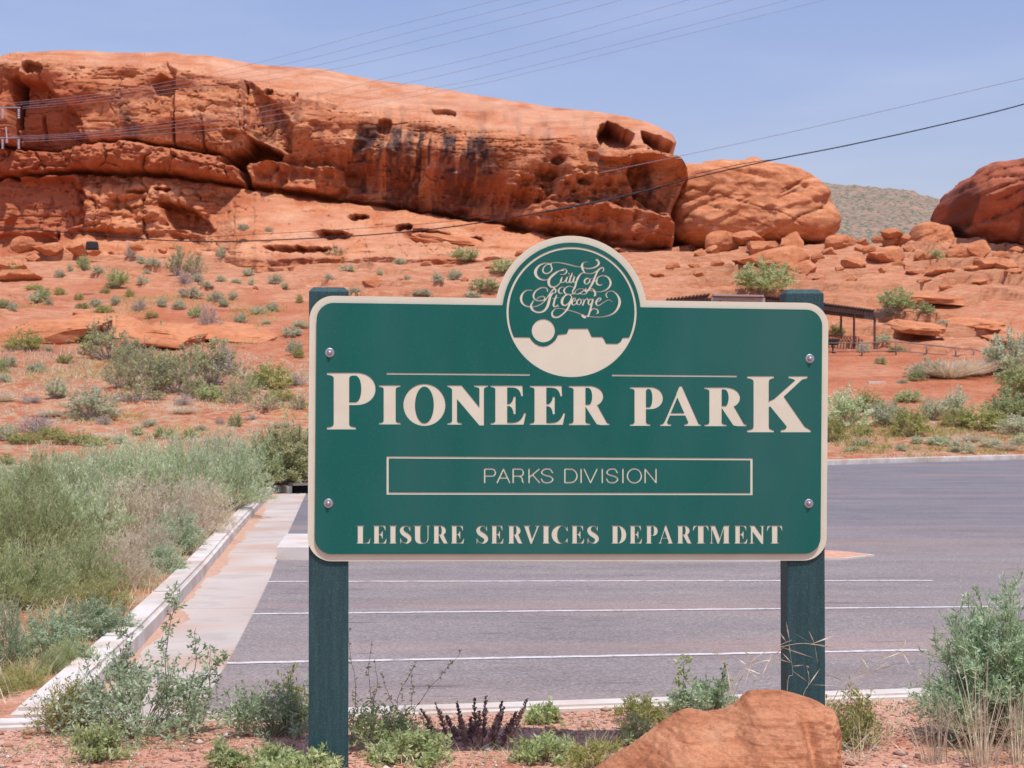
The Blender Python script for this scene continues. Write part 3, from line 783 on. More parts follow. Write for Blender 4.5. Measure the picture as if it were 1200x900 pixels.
# ------------------------------------------------------------------ free-standing rocks
def outline_rock(name, pts, dist, thick, mat, res=(150, 90), noise=.5, nscale=6.0, power=.62, lean=0.0, seed=0, strata=.0, sink=0.0, attrs=None, tilt=.06, grooves=0.0, bias=.55):
    """rock whose side view follows pts (photo pixels at its distance), pillow-shaped in depth"""
    s = dist/F
    a = np.array(pts, float); cx, cy = (a[:,0].min()+a[:,0].max())/2, (a[:,1].min()+a[:,1].max())/2
    # resample outline by angle around the centre
    th = np.linspace(0, 2*np.pi, res[0], endpoint=False)
    pa = np.vstack([a, a[:1]])
    rad = np.zeros_like(th)
    for i, t_ in enumerate(th):
        c, s_ = math.cos(t_), math.sin(t_); best = 1
        for j in range(len(a)):
            ax, ay = pa[j]-(cx, cy); bx, by = pa[j+1]-(cx, cy)
            den = (bx-ax)*s_ - (by-ay)*c
            if abs(den) < 1e-9: continue
            kk = (ay*c - ax*s_)/den
            if -1e-6 <= kk <= 1+1e-6:
                r_ = (ax+kk*(bx-ax))*c + (ay+kk*(by-ay))*s_
                best = max(best, r_)
        rad[i] = best
    for _ in range(2): rad = .5*rad + .25*np.roll(rad, 1) + .25*np.roll(rad, -1)
    pf = np.linspace(-np.pi/2, np.pi/2, 4001)            # back pole .. front pole, equal steps along the profile
    xf, yf = np.maximum(np.cos(pf), 0)**power*(a[:,0].max()-a[:,0].min())/2*s, np.sin(pf)*thick
    cl = np.concatenate([[0], np.cumsum(np.hypot(np.diff(xf), np.diff(yf)))])
    ph = np.interp(np.linspace(0, cl[-1], res[1]), cl, pf)
    PH, TH = np.meshgrid(ph, th, indexing='ij')
    rr = np.maximum(np.cos(PH), 0)**power; dd = np.sin(PH)
    x = cx + rad[None]*np.cos(TH)*rr - 600; v = cy + rad[None]*np.sin(TH)*rr
    X = x*s; Z = EYE + (HZ-v)*s
    Y = dist + thick*bias - thick*np.where(dd < 0, dd*(.3 if bias == 0 else 1), dd)
    zr = (Z-Z.min())/(Z.max()-Z.min()+1e-9)
    Y = Y - lean*zr
    k = np.maximum(rr, 0)*0+1
    d = noise*fbm(X/nscale, Y/nscale, Z/nscale, 5, seed) + noise*.22*ridged(X/nscale*2.2, Y/nscale*2.2, Z/nscale*3.5, 4, seed+5)
    if strata:
        zz = Z + nscale*.22*fbm(X/nscale, Z/nscale, 0, 3, seed+9) + tilt*X
        d = d - strata*np.clip(1-np.abs(vnoise(zz/(nscale*.16), X/(nscale*3), 0, seed+3))/.18, 0, 1)
    nx = np.cos(TH)*np.cos(PH); nz = -np.sin(TH)*np.cos(PH); ny = -np.sin(PH)
    lim = .35 + .65*np.abs(np.sin(PH))
    if grooves:
        q1 = fbm((X*.9+Z*.5)/nscale*1.2, (Z-.5*X)/nscale*4.5, 0, 4, seed+31); q2 = fbm(X/nscale*1.5, Z/nscale*1.5, 4, 3, seed+32)
        d = d - grooves*np.clip(1-np.abs(q1)/.10, 0, 1)*sstep(-.15, .25, q2) + grooves*.8*sstep(.1, .4, q1)
    X = X + d*nx*lim; Y = Y + d*ny; Z = Z + d*nz*lim
    V = np.stack([X, Y, Z], -1)
    nrw, ncl = V.shape[:2]
    i = np.arange(nrw-1)[:, None]*ncl + np.arange(ncl)[None, :]
    j = np.arange(nrw-1)[:, None]*ncl + (np.arange(ncl)[None, :]+1) % ncl
    fa = np.stack([i, j, j+ncl, i+ncl], -1).reshape(-1, 4)
    c0 = V.reshape(-1, 3).mean(0); c0[2] = V[..., 2].min()
    me = mesh(name, V.reshape(-1, 3)-c0, fa, mat, smooth=True)
    if attrs:
        for nm, fn in attrs.items(): attr(me, nm, fn(x+600, v))
    return link(name, me, None, tuple(c0))

def smooth_outline(pts, n=6):
    out = []; m = len(pts)
    for i in range(m):
        p0, p1, p2, p3 = (np.array(pts[(i+k) % m], float) for k in (-1, 0, 1, 2))
        for t_ in np.linspace(0, 1, n, endpoint=False):
            out.append(tuple(.5*((2*p1)+(-p0+p2)*t_+(2*p0-5*p1+4*p2-p3)*t_*t_+(-p0+3*p1-3*p2+p3)*t_**3)))
    return out

o = outline_rock('sandstone_outcrop', smooth_outline([(770,190),(812,184),(840,182),(900,183),(938,189),(962,207),(982,236),(995,258),(990,276),(965,290),(900,292),(840,294),(800,292),(772,270),(762,230)]),
                 128, 9, M_bould, res=(240, 170), noise=1.5, nscale=6.5, power=.42, lean=-1.2, seed=21, strata=.15, tilt=.35, grooves=.38)
tag(o, 'huge rounded red rock standing right of the long cliff', 'rock outcrop')
def vstreak(u, v):
    return np.clip(.9*sstep(-.15, .3, fbm(u/7, v/120, 0, 3, 131))*sstep(1085, 1110, u), 0, 1)
o = outline_rock('sandstone_outcrop', smooth_outline([(1106,242),(1112,229),(1128,215),(1140,205),(1180,197),(1230,196),(1300,205),(1360,240),(1380,300),(1340,330),(1240,322),(1190,312),(1160,300),(1132,292),(1112,270)]),
                 122, 9, M_redrk, res=(240, 170), noise=1.2, nscale=4.2, power=.33, lean=6.5, seed=33, strata=.3, tilt=-.2, grooves=.45,
                 attrs={'varnish': vstreak, 'deep_red': lambda u, v: .35+0*u})
tag(o, 'dark red dome-shaped rock wall with vertical streaks at the right edge of the photo', 'rock outcrop')
o = outline_rock('pale_boulder', smooth_outline([(1072,292),(1075,270),(1084,259),(1105,260),(1119,266),(1122,290),(1110,298),(1080,298)]),
                 119, 2.0, M_bould, res=(90, 60), noise=.3, nscale=1.6, power=.3, lean=-1.0, seed=44, grooves=.08)
tag(o, 'upright pale orange boulder leaning in front of the dark right-hand rock', 'boulder')

def make_rock(seed, flat=.6, cuts=7, sub=4, rough=.10, name='boulder', mat=None, square=0):
    rn = random.Random(seed)
    bm = bmesh.new(); bmesh.ops.create_icosphere(bm, subdivisions=sub, radius=1)
    V = np.array([v.co[:] for v in bm.verts])
    if square:
        V = np.sign(V)*np.abs(V)**square; V /= np.abs(V).max(0)
    for _ in range(cuts+7):
        nrm = np.array([rn.gauss(0,1), rn.gauss(0,1), rn.gauss(0,1)*1.2]); nrm /= np.linalg.norm(nrm)
        lim = rn.uniform(.45, .78)*(1.35 if square else 1)
        dd = V@nrm
        V = V - np.outer(np.clip(dd-lim, 0, 9)*.97, nrm)
    n_ = V/np.linalg.norm(V, axis=1)[:, None]
    d = rough*fbm(V[:,0]*1.6, V[:,1]*1.6, V[:,2]*2.2+seed, 4, seed) + rough*.35*ridged(V[:,0]*3, V[:,1]*3, V[:,2]*6, 3, seed+1)
    V = V + n_*d[:, None]
    V[:, 2] *= flat
    V[:, 2] -= V[:, 2].min()*.75
    for v_, c_ in zip(bm.verts, V): v_.co = c_
    me = bpy.data.meshes.new(name); bm.to_mesh(me); bm.free()
    me.polygons.foreach_set('use_smooth', np.ones(len(me.polygons), bool))
    me.materials.append(mat or M_bould); me.set_sharp_from_angle(angle=R(38))
    return me
ROCKS = [make_rock(s, fl, ct, 4) for s, fl, ct in ((1,.55,6),(2,.42,8),(3,.65,9),(4,.5,5),(5,.36,7),(6,.7,10))]

def put_rock(u, vbase, wpx, hpx, idx, label, dist=None, rz=None, group='boulders below the outcrops', name='boulder', cat='boulder', tilt=0):
    if dist is None:
        p_ = hit(u, vbase)
        if p_.y > 121: dist = 118.5
    if dist is not None: p_ = Vector(((u-600)/F*dist, dist, EYE-(vbase-HZ)/F*dist))
    me = ROCKS[idx]; o = link(name, me)
    s = p_.y/F
    zs = [v.co.z for v in me.vertices]; top = max(zs)
    o.scale = (wpx*s/2*1.12, wpx*s/2*.95, hpx*s*1.08/top)
    o.location = p_ + Vector((0, wpx*s*.25, -hpx*s*.08))
    o.rotation_euler = (0, R(tilt), random.uniform(-.5, .5) if rz is None else rz)
    tag(o, label, cat, group); return o
R_ = [ (877,284,46,15,1,'flat slab boulder topmost in the pile at the foot of the rounded rock'),
       (848,292,42,22,0,'knobbly boulder at the left end of the pile below the rounded rock'),
       (896,299,52,19,4,'long loaf-shaped boulder across the middle of the pile below the rounded rock'),
       (903,316,86,30,3,'broad sloping boulder at the bottom of the pile behind the green bush'),
       (930,300,34,28,2,'upright boulder at the right end of the pile below the rounded rock'),
       (836,300,20,12,5,'small stone at the bottom left of the pile below the rounded rock'),
       (944,323,38,17,2,'squared red block just right of the green bush'),
       (988,292,42,16,0,'boulder in the gap right of the rounded rock base'),
       (1002,315,34,14,1,'low boulder alone in the middle of the saddle'),
       (1038,309,46,24,3,'large tilted boulder with a shadowed underside in the saddle'),
       (1050,290,40,18,4,'slab tilted on top of the large saddle boulder'),
       (1047,277,28,11,1,'thin capstone at the top of the saddle rock stack'),
       (1081,314,20,14,5,'small dark red stone with a hollow below the pale boulder'),
       (1126,311,30,14,0,'rounded stone below the dark right-hand rock'),
       (1147,303,36,22,2,'pale angular block below the dark right-hand rock'),
       (1160,316,50,14,4,'flat slab below the pale angular block at right'),
       (1182,318,34,12,1,'slab at the right edge under the dark rock wall'),
       (1104,324,44,10,4,'thin ledge slab in front of the pale boulder'),
       (972,300,22,10,5,'small stone between the pile and the saddle'),
       (1020,300,18,9,0,'small stone left of the large tilted boulder'),
       (438,337,30,15,2,'tan boulder lying on the red slope just above the left end of the sign'),
       (52,296,34,14,3,'rounded rock at the foot of the cliff at far left'),
       (28,292,30,16,0,'rock half in shade under the left cliff wall'),
       (88,296,30,14,5,'cracked rock right of the shaded cliff foot'),
       (20,330,60,16,4,'layered rock shelf at the left edge below the cliff'),
       (14,318,36,14,1,'shelf rock above the layered rock at the left edge'),
       (1092,305,16,8,0,'pebble-like stone left of the green tuft under the right rock')]
extra = [(960,306,16,8),(1008,296,14,7),(1066,302,18,9),(1072,322,22,8),(1092,318,14,7),(1140,322,24,9),(1175,306,20,10),(1193,300,18,9),(870,312,16,8),(915,326,18,9),(985,322,14,6),(1030,322,20,8),(1055,318,16,7),(1120,300,14,8),(1000,330,16,6),(960,335,18,7),(1085,335,22,7),(1150,334,26,7),(1110,340,18,6),(1190,332,24,8),(820,306,18,10),(812,314,14,7),(842,318,20,9),(1012,286,16,8),(1030,283,14,7),(1064,284,14,8),(38,308,20,9),(64,306,16,8),(110,298,18,8),(130,300,14,6),(160,292,16,7),(190,296,12,6),(300,300,14,6),(360,300,16,6),(330,308,12,5),(420,300,16,7),(500,312,14,6),(470,330,10,5),(545,330,12,6),(575,315,14,7),(610,300,14,7),(640,292,16,7),(300,340,7,4),(92,372,18,7),(150,384,16,6),(225,398,14,5),(280,400,16,6),(820,330,20,8),(790,318,18,8),(770,325,20,8)]
for k_, (u, v, w_, h_) in enumerate(extra):
    put_rock(u, v, w_, h_, k_ % 6, 'small loose red stone lying ' + ('on the right-hand rock saddle' if u > 800 else 'on the left and middle slope'), group='small loose stones', name='stone', cat='stone', tilt=random.uniform(-10, 10))
for i_, (u, v, w_, h_, idx, lab) in enumerate(R_):
    put_rock(u, v, w_, h_, idx, lab, rz=None, tilt=random.uniform(-6, 6))
# long ledges that break the red slope
def ledge(u, v, wpx, hpx, seed, label, rz=0.0, tilt=0, sink=.10):
    me = make_rock(seed, .5, 3, 5, .13, 'rock_ledge', M_bould, square=.45)
    p_ = hit(u, v); s = p_.y/F
    V = np.array([q.co[:] for q in me.vertices]); top = V[:, 2].max()
    o = link('rock_ledge', me); o.scale = (wpx*s/2*1.1, max(2.5, wpx*s*.22), hpx*s*1.1/top)
    o.location = p_ + Vector((0, wpx*s*.20, -hpx*s*sink)); o.rotation_euler = (R(9), R(tilt), rz)
    tag(o, label, 'rock ledge', 'rock ledges on the slope'); return o
ledge(55, 396, 130, 24, 11, 'red rock ledge with a dark underside at the left edge of the slope', .1, -4)
ledge(120, 390, 90, 20, 12, 'red rock ledge continuing right of the left edge ledge', -.1, 3)
ledge(190, 402, 90, 20, 13, 'low red rock ledge behind the green bush on the left slope', .05, 4)
ledge(262, 397, 110, 16, 14, 'red ledge right of the dead grey shrub on the left slope', -.06, 5)
ledge(545, 300, 130, 26, 15, 'overhanging tan ledge above the green bushes left of the seal', -.1, 6)
ledge(415, 293, 60, 14, 16, 'tilted red slab on the slope above the left post', .2, 8)
ledge(1072, 386, 52, 12, 17, 'short broken ledge on the right slope just above the fence', .1, 2, .55)
ledge(1140, 378, 60, 11, 19, 'small broken ledge high on the right slope above the fence', .1, -2, .6)
ledge(1100, 354, 90, 11, 20, 'thin ledge across the right slope behind the pair of green bushes', 0, 1, .6)
ledge(1178, 396, 46, 10, 21, 'short ledge at the right edge above the big grey-green bush', .1, 2, .55)

# distant scrubby hill seen in the saddle
hx = np.concatenate([np.arange(-400, 60, 8.0), np.arange(60, 175, .9), np.arange(175, 700, 8.0)])
hy = np.linspace(0, 1, 110)
HX, HT = np.meshgrid(hx, hy)
sky_ = P((-400,30),(-100,48),(40,66),(80,69.5),(88,70),(100,69.5),(112,68.5),(120,66.5),(126,64),(135,60),(160,52),(300,40),(700,25))(HX)
HY = 330 + 190*HT
HZt = 14 + (sky_-14)*sstep(-.1, 1.05, HT)**.85*1.0
HZt = HZt + 2.4*fbm(HX/22, HY/30, 0, 5, 141)*HT*(1-HT)*2.5 + .5*fbm(HX/4, HY/6, 0, 3, 142)
HZt = HZt + 1.1*np.clip(fbm(HX/1.6, HY/2.6, 0, 2, 143)-.05, 0, 1)
hb = np.stack([HX[-1], HY[-1]+200, HZt[-1]*0-5], -1)[None]
HV = np.concatenate([np.stack([HX, HY, HZt], -1), hb], 0)
M_hill = noise_mat('scrubby_hill', [(.30, (.20,.13,.09)), (.44, (.30,.205,.15)), (.56, (.34,.26,.19)), (.72, (.26,.26,.19))], scale=.6, detail=12,
                   stretch=(1,1,2.2), bump=.8, bscale=.8, bdist=1.0, second=(.12, (.46,.27,.20), .5, .48, .66), speck=(1.3, (.13,.155,.10), .30))
hill = link('hill', mesh('hill', HV.reshape(-1, 3), grid_faces(HV.shape[0], HV.shape[1]), M_hill, smooth=True)); tag(hill, kind='structure')
# ------------------------------------------------------------------ the park sign
YAW = R(6.0); SD = 8.03; UC, VC = 666.0, 505.0; ROLL = R(-.45)
SX = (UC-600)/F*SD; SZ = EYE - (VC-HZ)/F*SD
cy_, sy_ = math.cos(YAW), math.sin(YAW)
def loc(u, v):
    """photo pixel on the sign face -> sign coordinates (x right, z up)"""
    ta = (u-600)/F
    x = (ta*SD - SX)/(cy_ - ta*sy_)
    z = -(v-HZ)/F*(SD + x*sy_) + EYE - SZ
    c, s = math.cos(ROLL), math.sin(ROLL)      # undo the slight tilt
    return (x*c + z*s, -x*s + z*c)

def contours(sdf, box, res):
    """closed outlines of sdf<0 over box (u0,v0,u1,v1), marching squares"""
    u0, v0, u1, v1 = box
    nu, nv = int((u1-u0)/res)+1, int((v1-v0)/res)+1
    U, V = np.meshgrid(u0+np.arange(nu)*res, v0+np.arange(nv)*res)
    S = sdf(U, V); S = np.where(np.abs(S) < 1e-5, 1e-5, S)
    S[0] = S[-1] = np.maximum(S[0].max(), .5); S[:, 0] = S[:, -1] = S[0, 0]
    I = S < 0
    code = I[:-1,:-1]*1 + I[:-1,1:]*2 + I[1:,1:]*4 + I[1:,:-1]*8
    segs = {}
    def pt(e, i, j):
        if e == 0: a, b = S[i,j], S[i,j+1]; t = a/(a-b); return (u0+(j+t)*res, v0+i*res), ('h', i, j)
        if e == 1: a, b = S[i,j+1], S[i+1,j+1]; t = a/(a-b); return (u0+(j+1)*res, v0+(i+t)*res), ('v', i, j+1)
        if e == 2: a, b = S[i+1,j], S[i+1,j+1]; t = a/(a-b); return (u0+(j+t)*res, v0+(i+1)*res), ('h', i+1, j)
        a, b = S[i,j], S[i+1,j]; t = a/(a-b); return (u0+j*res, v0+(i+t)*res), ('v', i, j)
    T = {1:[(3,0)],2:[(0,1)],3:[(3,1)],4:[(1,2)],5:[(3,0),(1,2)],6:[(0,2)],7:[(3,2)],8:[(2,3)],9:[(2,0)],10:[(0,1),(2,3)],11:[(2,1)],12:[(1,3)],13:[(1,0)],14:[(0,3)]}
    pos = {}; nxt = {}
    for i, j in zip(*np.nonzero((code > 0) & (code < 15))):
        for a, b in T[int(code[i, j])]:
            pa, ka = pt(a, i, j); pb, kb = pt(b, i, j)
            pos[ka] = pa; pos[kb] = pb; nxt.setdefault(ka, []).append(kb); nxt.setdefault(kb, []).append(ka)
    out = []; seen = set()
    for k in list(nxt):
        if k in seen: continue
        loop = [k]; seen.add(k); cur = k
        while True:
            c = [q for q in nxt[cur] if q not in seen]
            if not c: break
            cur = c[0]; seen.add(cur); loop.append(cur)
        if len(loop) >= 4: out.append(simplify([pos[q] for q in loop], res*.09))
    return [q for q in out if len(q) >= 3]

def simplify(p, eps):
    n_ = len(p)
    if n_ < 8: return p
    a = np.array(p); far = int(np.argmax(np.hypot(*(a-a[0]).T)))
    keep = {0, far}
    def rec(i, j):
        st = [(i, j)]
        while st:
            i, j = st.pop()
            if j-i < 2: continue
            A = a[i]; B = a[j % n_]; d = B-A; L = np.hypot(*d) or 1e-9
            seg = a[i+1:j]
            dist = np.abs((seg[:,0]-A[0])*d[1] - (seg[:,1]-A[1])*d[0])/L
            k = int(np.argmax(dist))
            if dist[k] > eps: keep.add(i+1+k); st += [(i, i+1+k), (i+1+k, j)]
    rec(0, far); rec(far, n_)
    return [p[i] for i in sorted(keep)]

# ---- letter drawing: each letter is polygons in a unit box, y up
def bez(p0, p1, p2, p3, n=10):
    return [tuple(((1-t)**3*p0[k] + 3*(1-t)**2*t*p1[k] + 3*(1-t)*t*t*p2[k] + t**3*p3[k]) for k in (0, 1)) for t in np.linspace(0, 1, n)]
def sserif(x0, x1, y0, y1, sl=.1, sr=.1, t=.045, b=.055, top=True, bot=True, tl=None, tr=None):
    """upright stem with bracketed serifs"""
    tl = sl if tl is None else tl; tr = sr if tr is None else tr
    P_ = []
    if bot:
        P_ += [(x0-sl, y0), (x1+sr, y0), (x1+sr, y0+t*.8)] + bez((x1+sr, y0+t*.8), (x1+sr*.3, y0+t), (x1, y0+t+b*.3), (x1, y0+t+b), 6)
    else: P_ += [(x0, y0), (x1, y0)]
    if top:
        P_ += bez((x1, y1-t-b), (x1, y1-t-b*.3), (x1+tr*.3, y1-t), (x1+tr, y1-t*.8), 6) + [(x1+tr, y1), (x0-tl, y1), (x0-tl, y1-t*.8)] + bez((x0-tl, y1-t*.8), (x0-tl*.3, y1-t), (x0, y1-t-b*.3), (x0, y1-t-b), 6)
    else: P_ += [(x1, y1), (x0, y1)]
    if bot: P_ += bez((x0, y0+t+b), (x0, y0+t+b*.3), (x0-sl*.3, y0+t), (x0-sl, y0+t*.8), 6)
    return P_
def dshape(x0, xm, xr, yb, yt):
    ym = (yb+yt)/2
    return [(x0, yb), (xm, yb)] + bez((xm, yb), (xm+(xr-xm)*.62, yb), (xr, ym-(ym-yb)*.55), (xr, ym), 12) + bez((xr, ym), (xr, ym+(yt-ym)*.55), (xm+(xr-xm)*.62, yt), (xm, yt), 12) + [(x0, yt)]
def ell(cx, cy, rx, ry, n=40, rot=0):
    return [(cx+rx*math.cos(t)*math.cos(rot)-ry*math.sin(t)*math.sin(rot), cy+rx*math.cos(t)*math.sin(rot)+ry*math.sin(t)*math.cos(rot)) for t in np.linspace(0, 2*math.pi, n, endpoint=False)]
# widths relative to cap height; w = stem, h = hairline
def G(ch, w=.30, h=.06, s=.11):
    if ch == 'I': return [sserif(s, s+w, 0, 1, s, s)], [], 2*s+w
    if ch == 'P': return [sserif(s, s+w, 0, 1, s, s), dshape(s+w*.5, .52, .86, .43, 1)], [dshape(s+w, .50, .86-w*.92, .43+h, 1-h)], .86
    if ch == 'R': return [sserif(s, s+w, 0, 1, s, s, tr=0), dshape(s+w*.5, .50, .86, .46, 1),
                          [(.42,.52),(.40,.50),(.70,.02),(.80,0),(1.02,0),(1.02,.03),(.955,.06),(.72,.50),(.60,.53)]], [dshape(s+w, .48, .86-w*.92, .46+h, 1-h)], 1.02
    if ch == 'O': return [ell(.53, .5, .53, .515)], [ell(.53, .5, .53-w*.98, .515-h*1.3)], 1.06
    if ch == 'N': return [sserif(.12, .12+.115+h*.2, 0, .9, .12, .12, top=False), sserif(.80, .80+.115, .1, 1, .1, .12, bot=False, tl=.13, tr=.1),
                          [(0,1),(0,.965),(.06,.95),(.12,.90),(.12,.80),(.80,-.02),(.915,-.02),(.915,.1),(.915,.30),(.36,1)]], [], 1.02
    if ch == 'E': return [sserif(s, s+w, 0, 1, s, 0), [(s+w*.5,1),(.80,1),(.815,.73),(.77,.73)] + bez((.77,.73),(.75,.87),(.68,1-h),(.54,1-h),6) + [(s+w*.5,1-h)],
                          [(s+w*.5,0),(.83,0),(.89,.30),(.845,.30)] + bez((.845,.30),(.79,.13),(.70,h),(.55,h),6) + [(s+w*.5,h)],
                          [(s+w*.5,.5+h*.6),(s+w+.05,.5+h*.6)] + bez((s+w+.05,.5+h*.6),(.53,.56),(.57,.62),(.58,.72),5) + [(.63,.72),(.63,.27),(.58,.27)] + bez((.58,.27),(.57,.40),(.53,.45),(s+w+.05,.5-h*.5),5) + [(s+w*.5,.5-h*.5)]], [], .89
    if ch == 'A': return [[(.48,1.03),(.54,1.03),(.96,.05),(1.02,.035),(1.02,0),(.60,0),(.60,.035),(.68,.06),(.70,.09),(.40,.80),(.41,.86)],
                          [(.47,.98),(.50,.92),(.17,.09),(.20,.055),(.28,.035),(.28,0),(0,0),(0,.035),(.07,.055),(.115,.12)],
                          [(.24,.27),(.70,.27),(.68,.27+h*1.2),(.26,.27+h*1.2)]], [], 1.02
    if ch == 'K': return [sserif(s*.95, s*.95+w, 0, 1, s*.95, s*.75),
                          [(s+w*.6,.42),(.86,.93),(.80,.955),(.74,.965),(.74,1),(1.08,1),(1.08,.965),(.985,.94),(.64,.62),(.54,.50)],
                          [(.40,.56),(.64,.66),(1.03,.10),(1.14,.035),(1.14,0),(.60,0),(.60,.035),(.68,.055),(.71,.10),(.38,.50)]], [], 1.14
    if ch == 'L': return [sserif(s, s+w, 0, 1, s, 0, tr=s), [(s+w*.5,0),(.74,0),(.80,.30),(.765,.30)] + bez((.765,.30),(.72,.13),(.66,h),(.52,h),6) + [(s+w*.5,h)]], [], .80
    if ch == 'D': return [sserif(s, s+w, 0, 1, s, 0), dshape(s+w*.5, .40, .90, 0, 1)], [dshape(s+w, .38, .90-w*.98, h, 1-h)], .90
    if ch == 'T': return [sserif(.43-w/2, .43+w/2, 0, 1, .1, .1, top=False), [(.03,1),(.83,1),(.86,.72),(.82,.72)] + bez((.82,.72),(.79,.88),(.72,1-h),(.60,1-h),6) + bez((.26,1-h),(.14,1-h),(.07,.88),(.04,.72),6) + [(0,.72)]], [], .86
    if ch == 'M': return [sserif(.10, .10+h*1.3, 0, .95, .09, .09, top=False), [(.03,1),(.34,1),(.62,.32),(.55,-.01),(.48,-.01),(.10,.92),(.03,.965)],
                          [(.52,-.01),(.56,-.01),(.92,1),(.86,1)], sserif(.86, .86+w, 0, 1, .08, .09, tl=0)], [], 1.26
    if ch == 'V': return [[(0,1),(0,.965),(.07,.93),(.43,-.02),(.50,-.02),(.56,.14),(.34,.86),(.33,.93),(.42,.965),(.42,1)], [(.46,-.02),(.50,-.02),(.90,.93),(.98,.965),(.98,1),(.68,1),(.68,.965),(.78,.94),(.80,.90),(.47,.15)]], [], .98
    if ch == 'U': return [sserif(.09, .09+w, .3, 1, 0, 0, bot=False, tl=.09, tr=.08), sserif(.80, .80+h*1.2, .3, 1, 0, 0, bot=False, tl=.09, tr=.09),
                          [(.09,.34)] + bez((.09,.34),(.09,.02),(.28,-.02),(.50,-.02),8) + bez((.50,-.02),(.74,-.02),(.80+h*1.2,.12),(.80+h*1.2,.34),8) + [(.80,.34)] + bez((.80,.34),(.80,.16),(.72,h),(.56,h),8) + bez((.56,h),(.46,h),(.09+w,.10),(.09+w,.34),8)], [], .96
    if ch == 'C': return [ell(.50, .5, .50, .515), [(.88,.98),(.92,.98),(.92,.68),(.88,.68)], [(.88,.30),(.93,.30),(.90,.04),(.86,.06)]], [ell(.53+w*.25, .5, .50-w*.72, .515-h), [(.80,.26),(1.1,.26),(1.1,.74),(.80,.74)]], .93
    if ch == 'S':
        sp = [(.60,.80),(.50,.95),(.35,.965),(.20,.90),(.14,.76),(.22,.60),(.40,.48),(.56,.36),(.60,.22),(.50,.07),(.32,.03),(.16,.10),(.08,.26)]
        rr = [h*.5, h*.55, h*.55, w*.22, w*.36, w*.44, w*.48, w*.44, w*.36, w*.22, h*.55, h*.55, h*.5]
        return [('stroke', catmull(sp, rr, 8)), [(.61,1),(.65,1),(.65,.70),(.61,.70)], [(.05,0),(.09,0),(.09,.32),(.05,.32)]], [], .74
    raise KeyError(ch)
def catmull(p, r, n=8):
    out = []
    for i in range(len(p)-1):
        q = [p[max(i-1,0)], p[i], p[i+1], p[min(i+2,len(p)-1)]]
        for t in np.linspace(0, 1, n, endpoint=False):
            c = [.5*((2*q[1][k])+(-q[0][k]+q[2][k])*t+(2*q[0][k]-5*q[1][k]+4*q[2][k]-q[3][k])*t*t+(-q[0][k]+3*q[1][k]-3*q[2][k]+q[3][k])*t**3) for k in (0,1)]
            out.append((c[0], c[1], r[i]*(1-t)+r[i+1]*t))
    out.append((*p[-1], r[-1])); return out
def stroke_sd(U, V, st):
    d = np.full(np.shape(U), 1e9)
    for (ax, ay, ar), (bx, by, br) in zip(st[:-1], st[1:]):
        ex, ey = bx-ax, by-ay; L = ex*ex+ey*ey or 1e-12
        t = np.clip(((U-ax)*ex+(V-ay)*ey)/L, 0, 1)
        d = np.minimum(d, np.hypot(U-ax-t*ex, V-ay-t*ey) - (ar+(br-ar)*t))
    return d

def glyph_sdf(ch, x0, x1, yt, yb, **kw):
    add, sub, wid = G(ch, **kw)
    sx, sy = (x1-x0)/wid, (yb-yt)
    tr = lambda q: (x0+q[0]*sx, yb-q[1]*sy)
    A = []
    for g in add:
        if g and g[0] == 'stroke': A.append(('s', [(*tr(q), q[2]*sy) for q in g[1]]))
        else: A.append(('p', [tr(q) for q in g]))
    B = [[tr(q) for q in g] for g in sub]
    def sdf(U, V):
        body = None
        d = np.full(U.shape, 1e9)
        for i_, (k_, g) in enumerate(A):
            q = stroke_sd(U, V, g) if k_ == 's' else poly_sd(U, V, g)
            if ch in 'PRDOC' and ((ch in 'PRD' and i_ == 1) or (ch in 'OC' and i_ == 0)):
                for b in B: q = np.maximum(q, -poly_sd(U, V, b))
            d = np.minimum(d, q)
        return d
    return sdf, (x0-2, yt-3, x1+2, yb+3)

big = [('P',383.1,440.1,436.8,503.2),('I',443.9,469.5,451.5,497.3),('O',472.7,522,450.6,498.4),('N',524.1,572.1,451.6,497.6),('E',574.8,616.4,451.8,497.6),('E',620.7,662.3,452,497.8),('R',666.4,714.3,452.2,498.1),
       ('P',738.1,776.8,453.6,499.0),('A',773.6,821.6,453.8,499.1),('R',825.3,874.9,454,499.4),('K',875.5,950.1,440.8,506.5)]
smalls = [('L',417.6,434.2),('E',437.1,453.3),('I',455.9,465.2),('S',468,482.6),('U',484.4,504.4),('R',507.3,525.4),('E',528.3,544),('S',557.5,572.6),('E',575.5,590.2),('R',595.3,612.8),('V',613.2,632.6),('I',635.4,644.4),('C',646.4,665.5),
          ('E',669.5,684.8),('S',687.5,702.3),('D',716.3,734),('E',737.6,752.5),('P',756.8,770.8),('A',771.4,789.1),('R',793.2,811),('T',811.9,830.6),('M',831.4,856),('E',860.3,876),('N',877.6,896.4),('T',898.6,917)]
shapes = []     # (part name, contours)
def smap(loops): return [[loc(*q) for q in lp] for lp in loops]
for ch, x0, x1, yt, yb in big:
    sdf, bx = glyph_sdf(ch, x0, x1, yt, yb, w=.275 if ch in 'PK' and yb-yt > 60 else .30, h=.05, s=.12)
    shapes.append(('letter', smap(contours(sdf, bx, .22))))
for ch, x0, x1 in smalls:
    sdf, bx = glyph_sdf(ch, x0, x1, 615.9, 636.9, w=.30, h=.045, s=.08)
    shapes.append(('letter', smap(contours(sdf, bx, .16))))
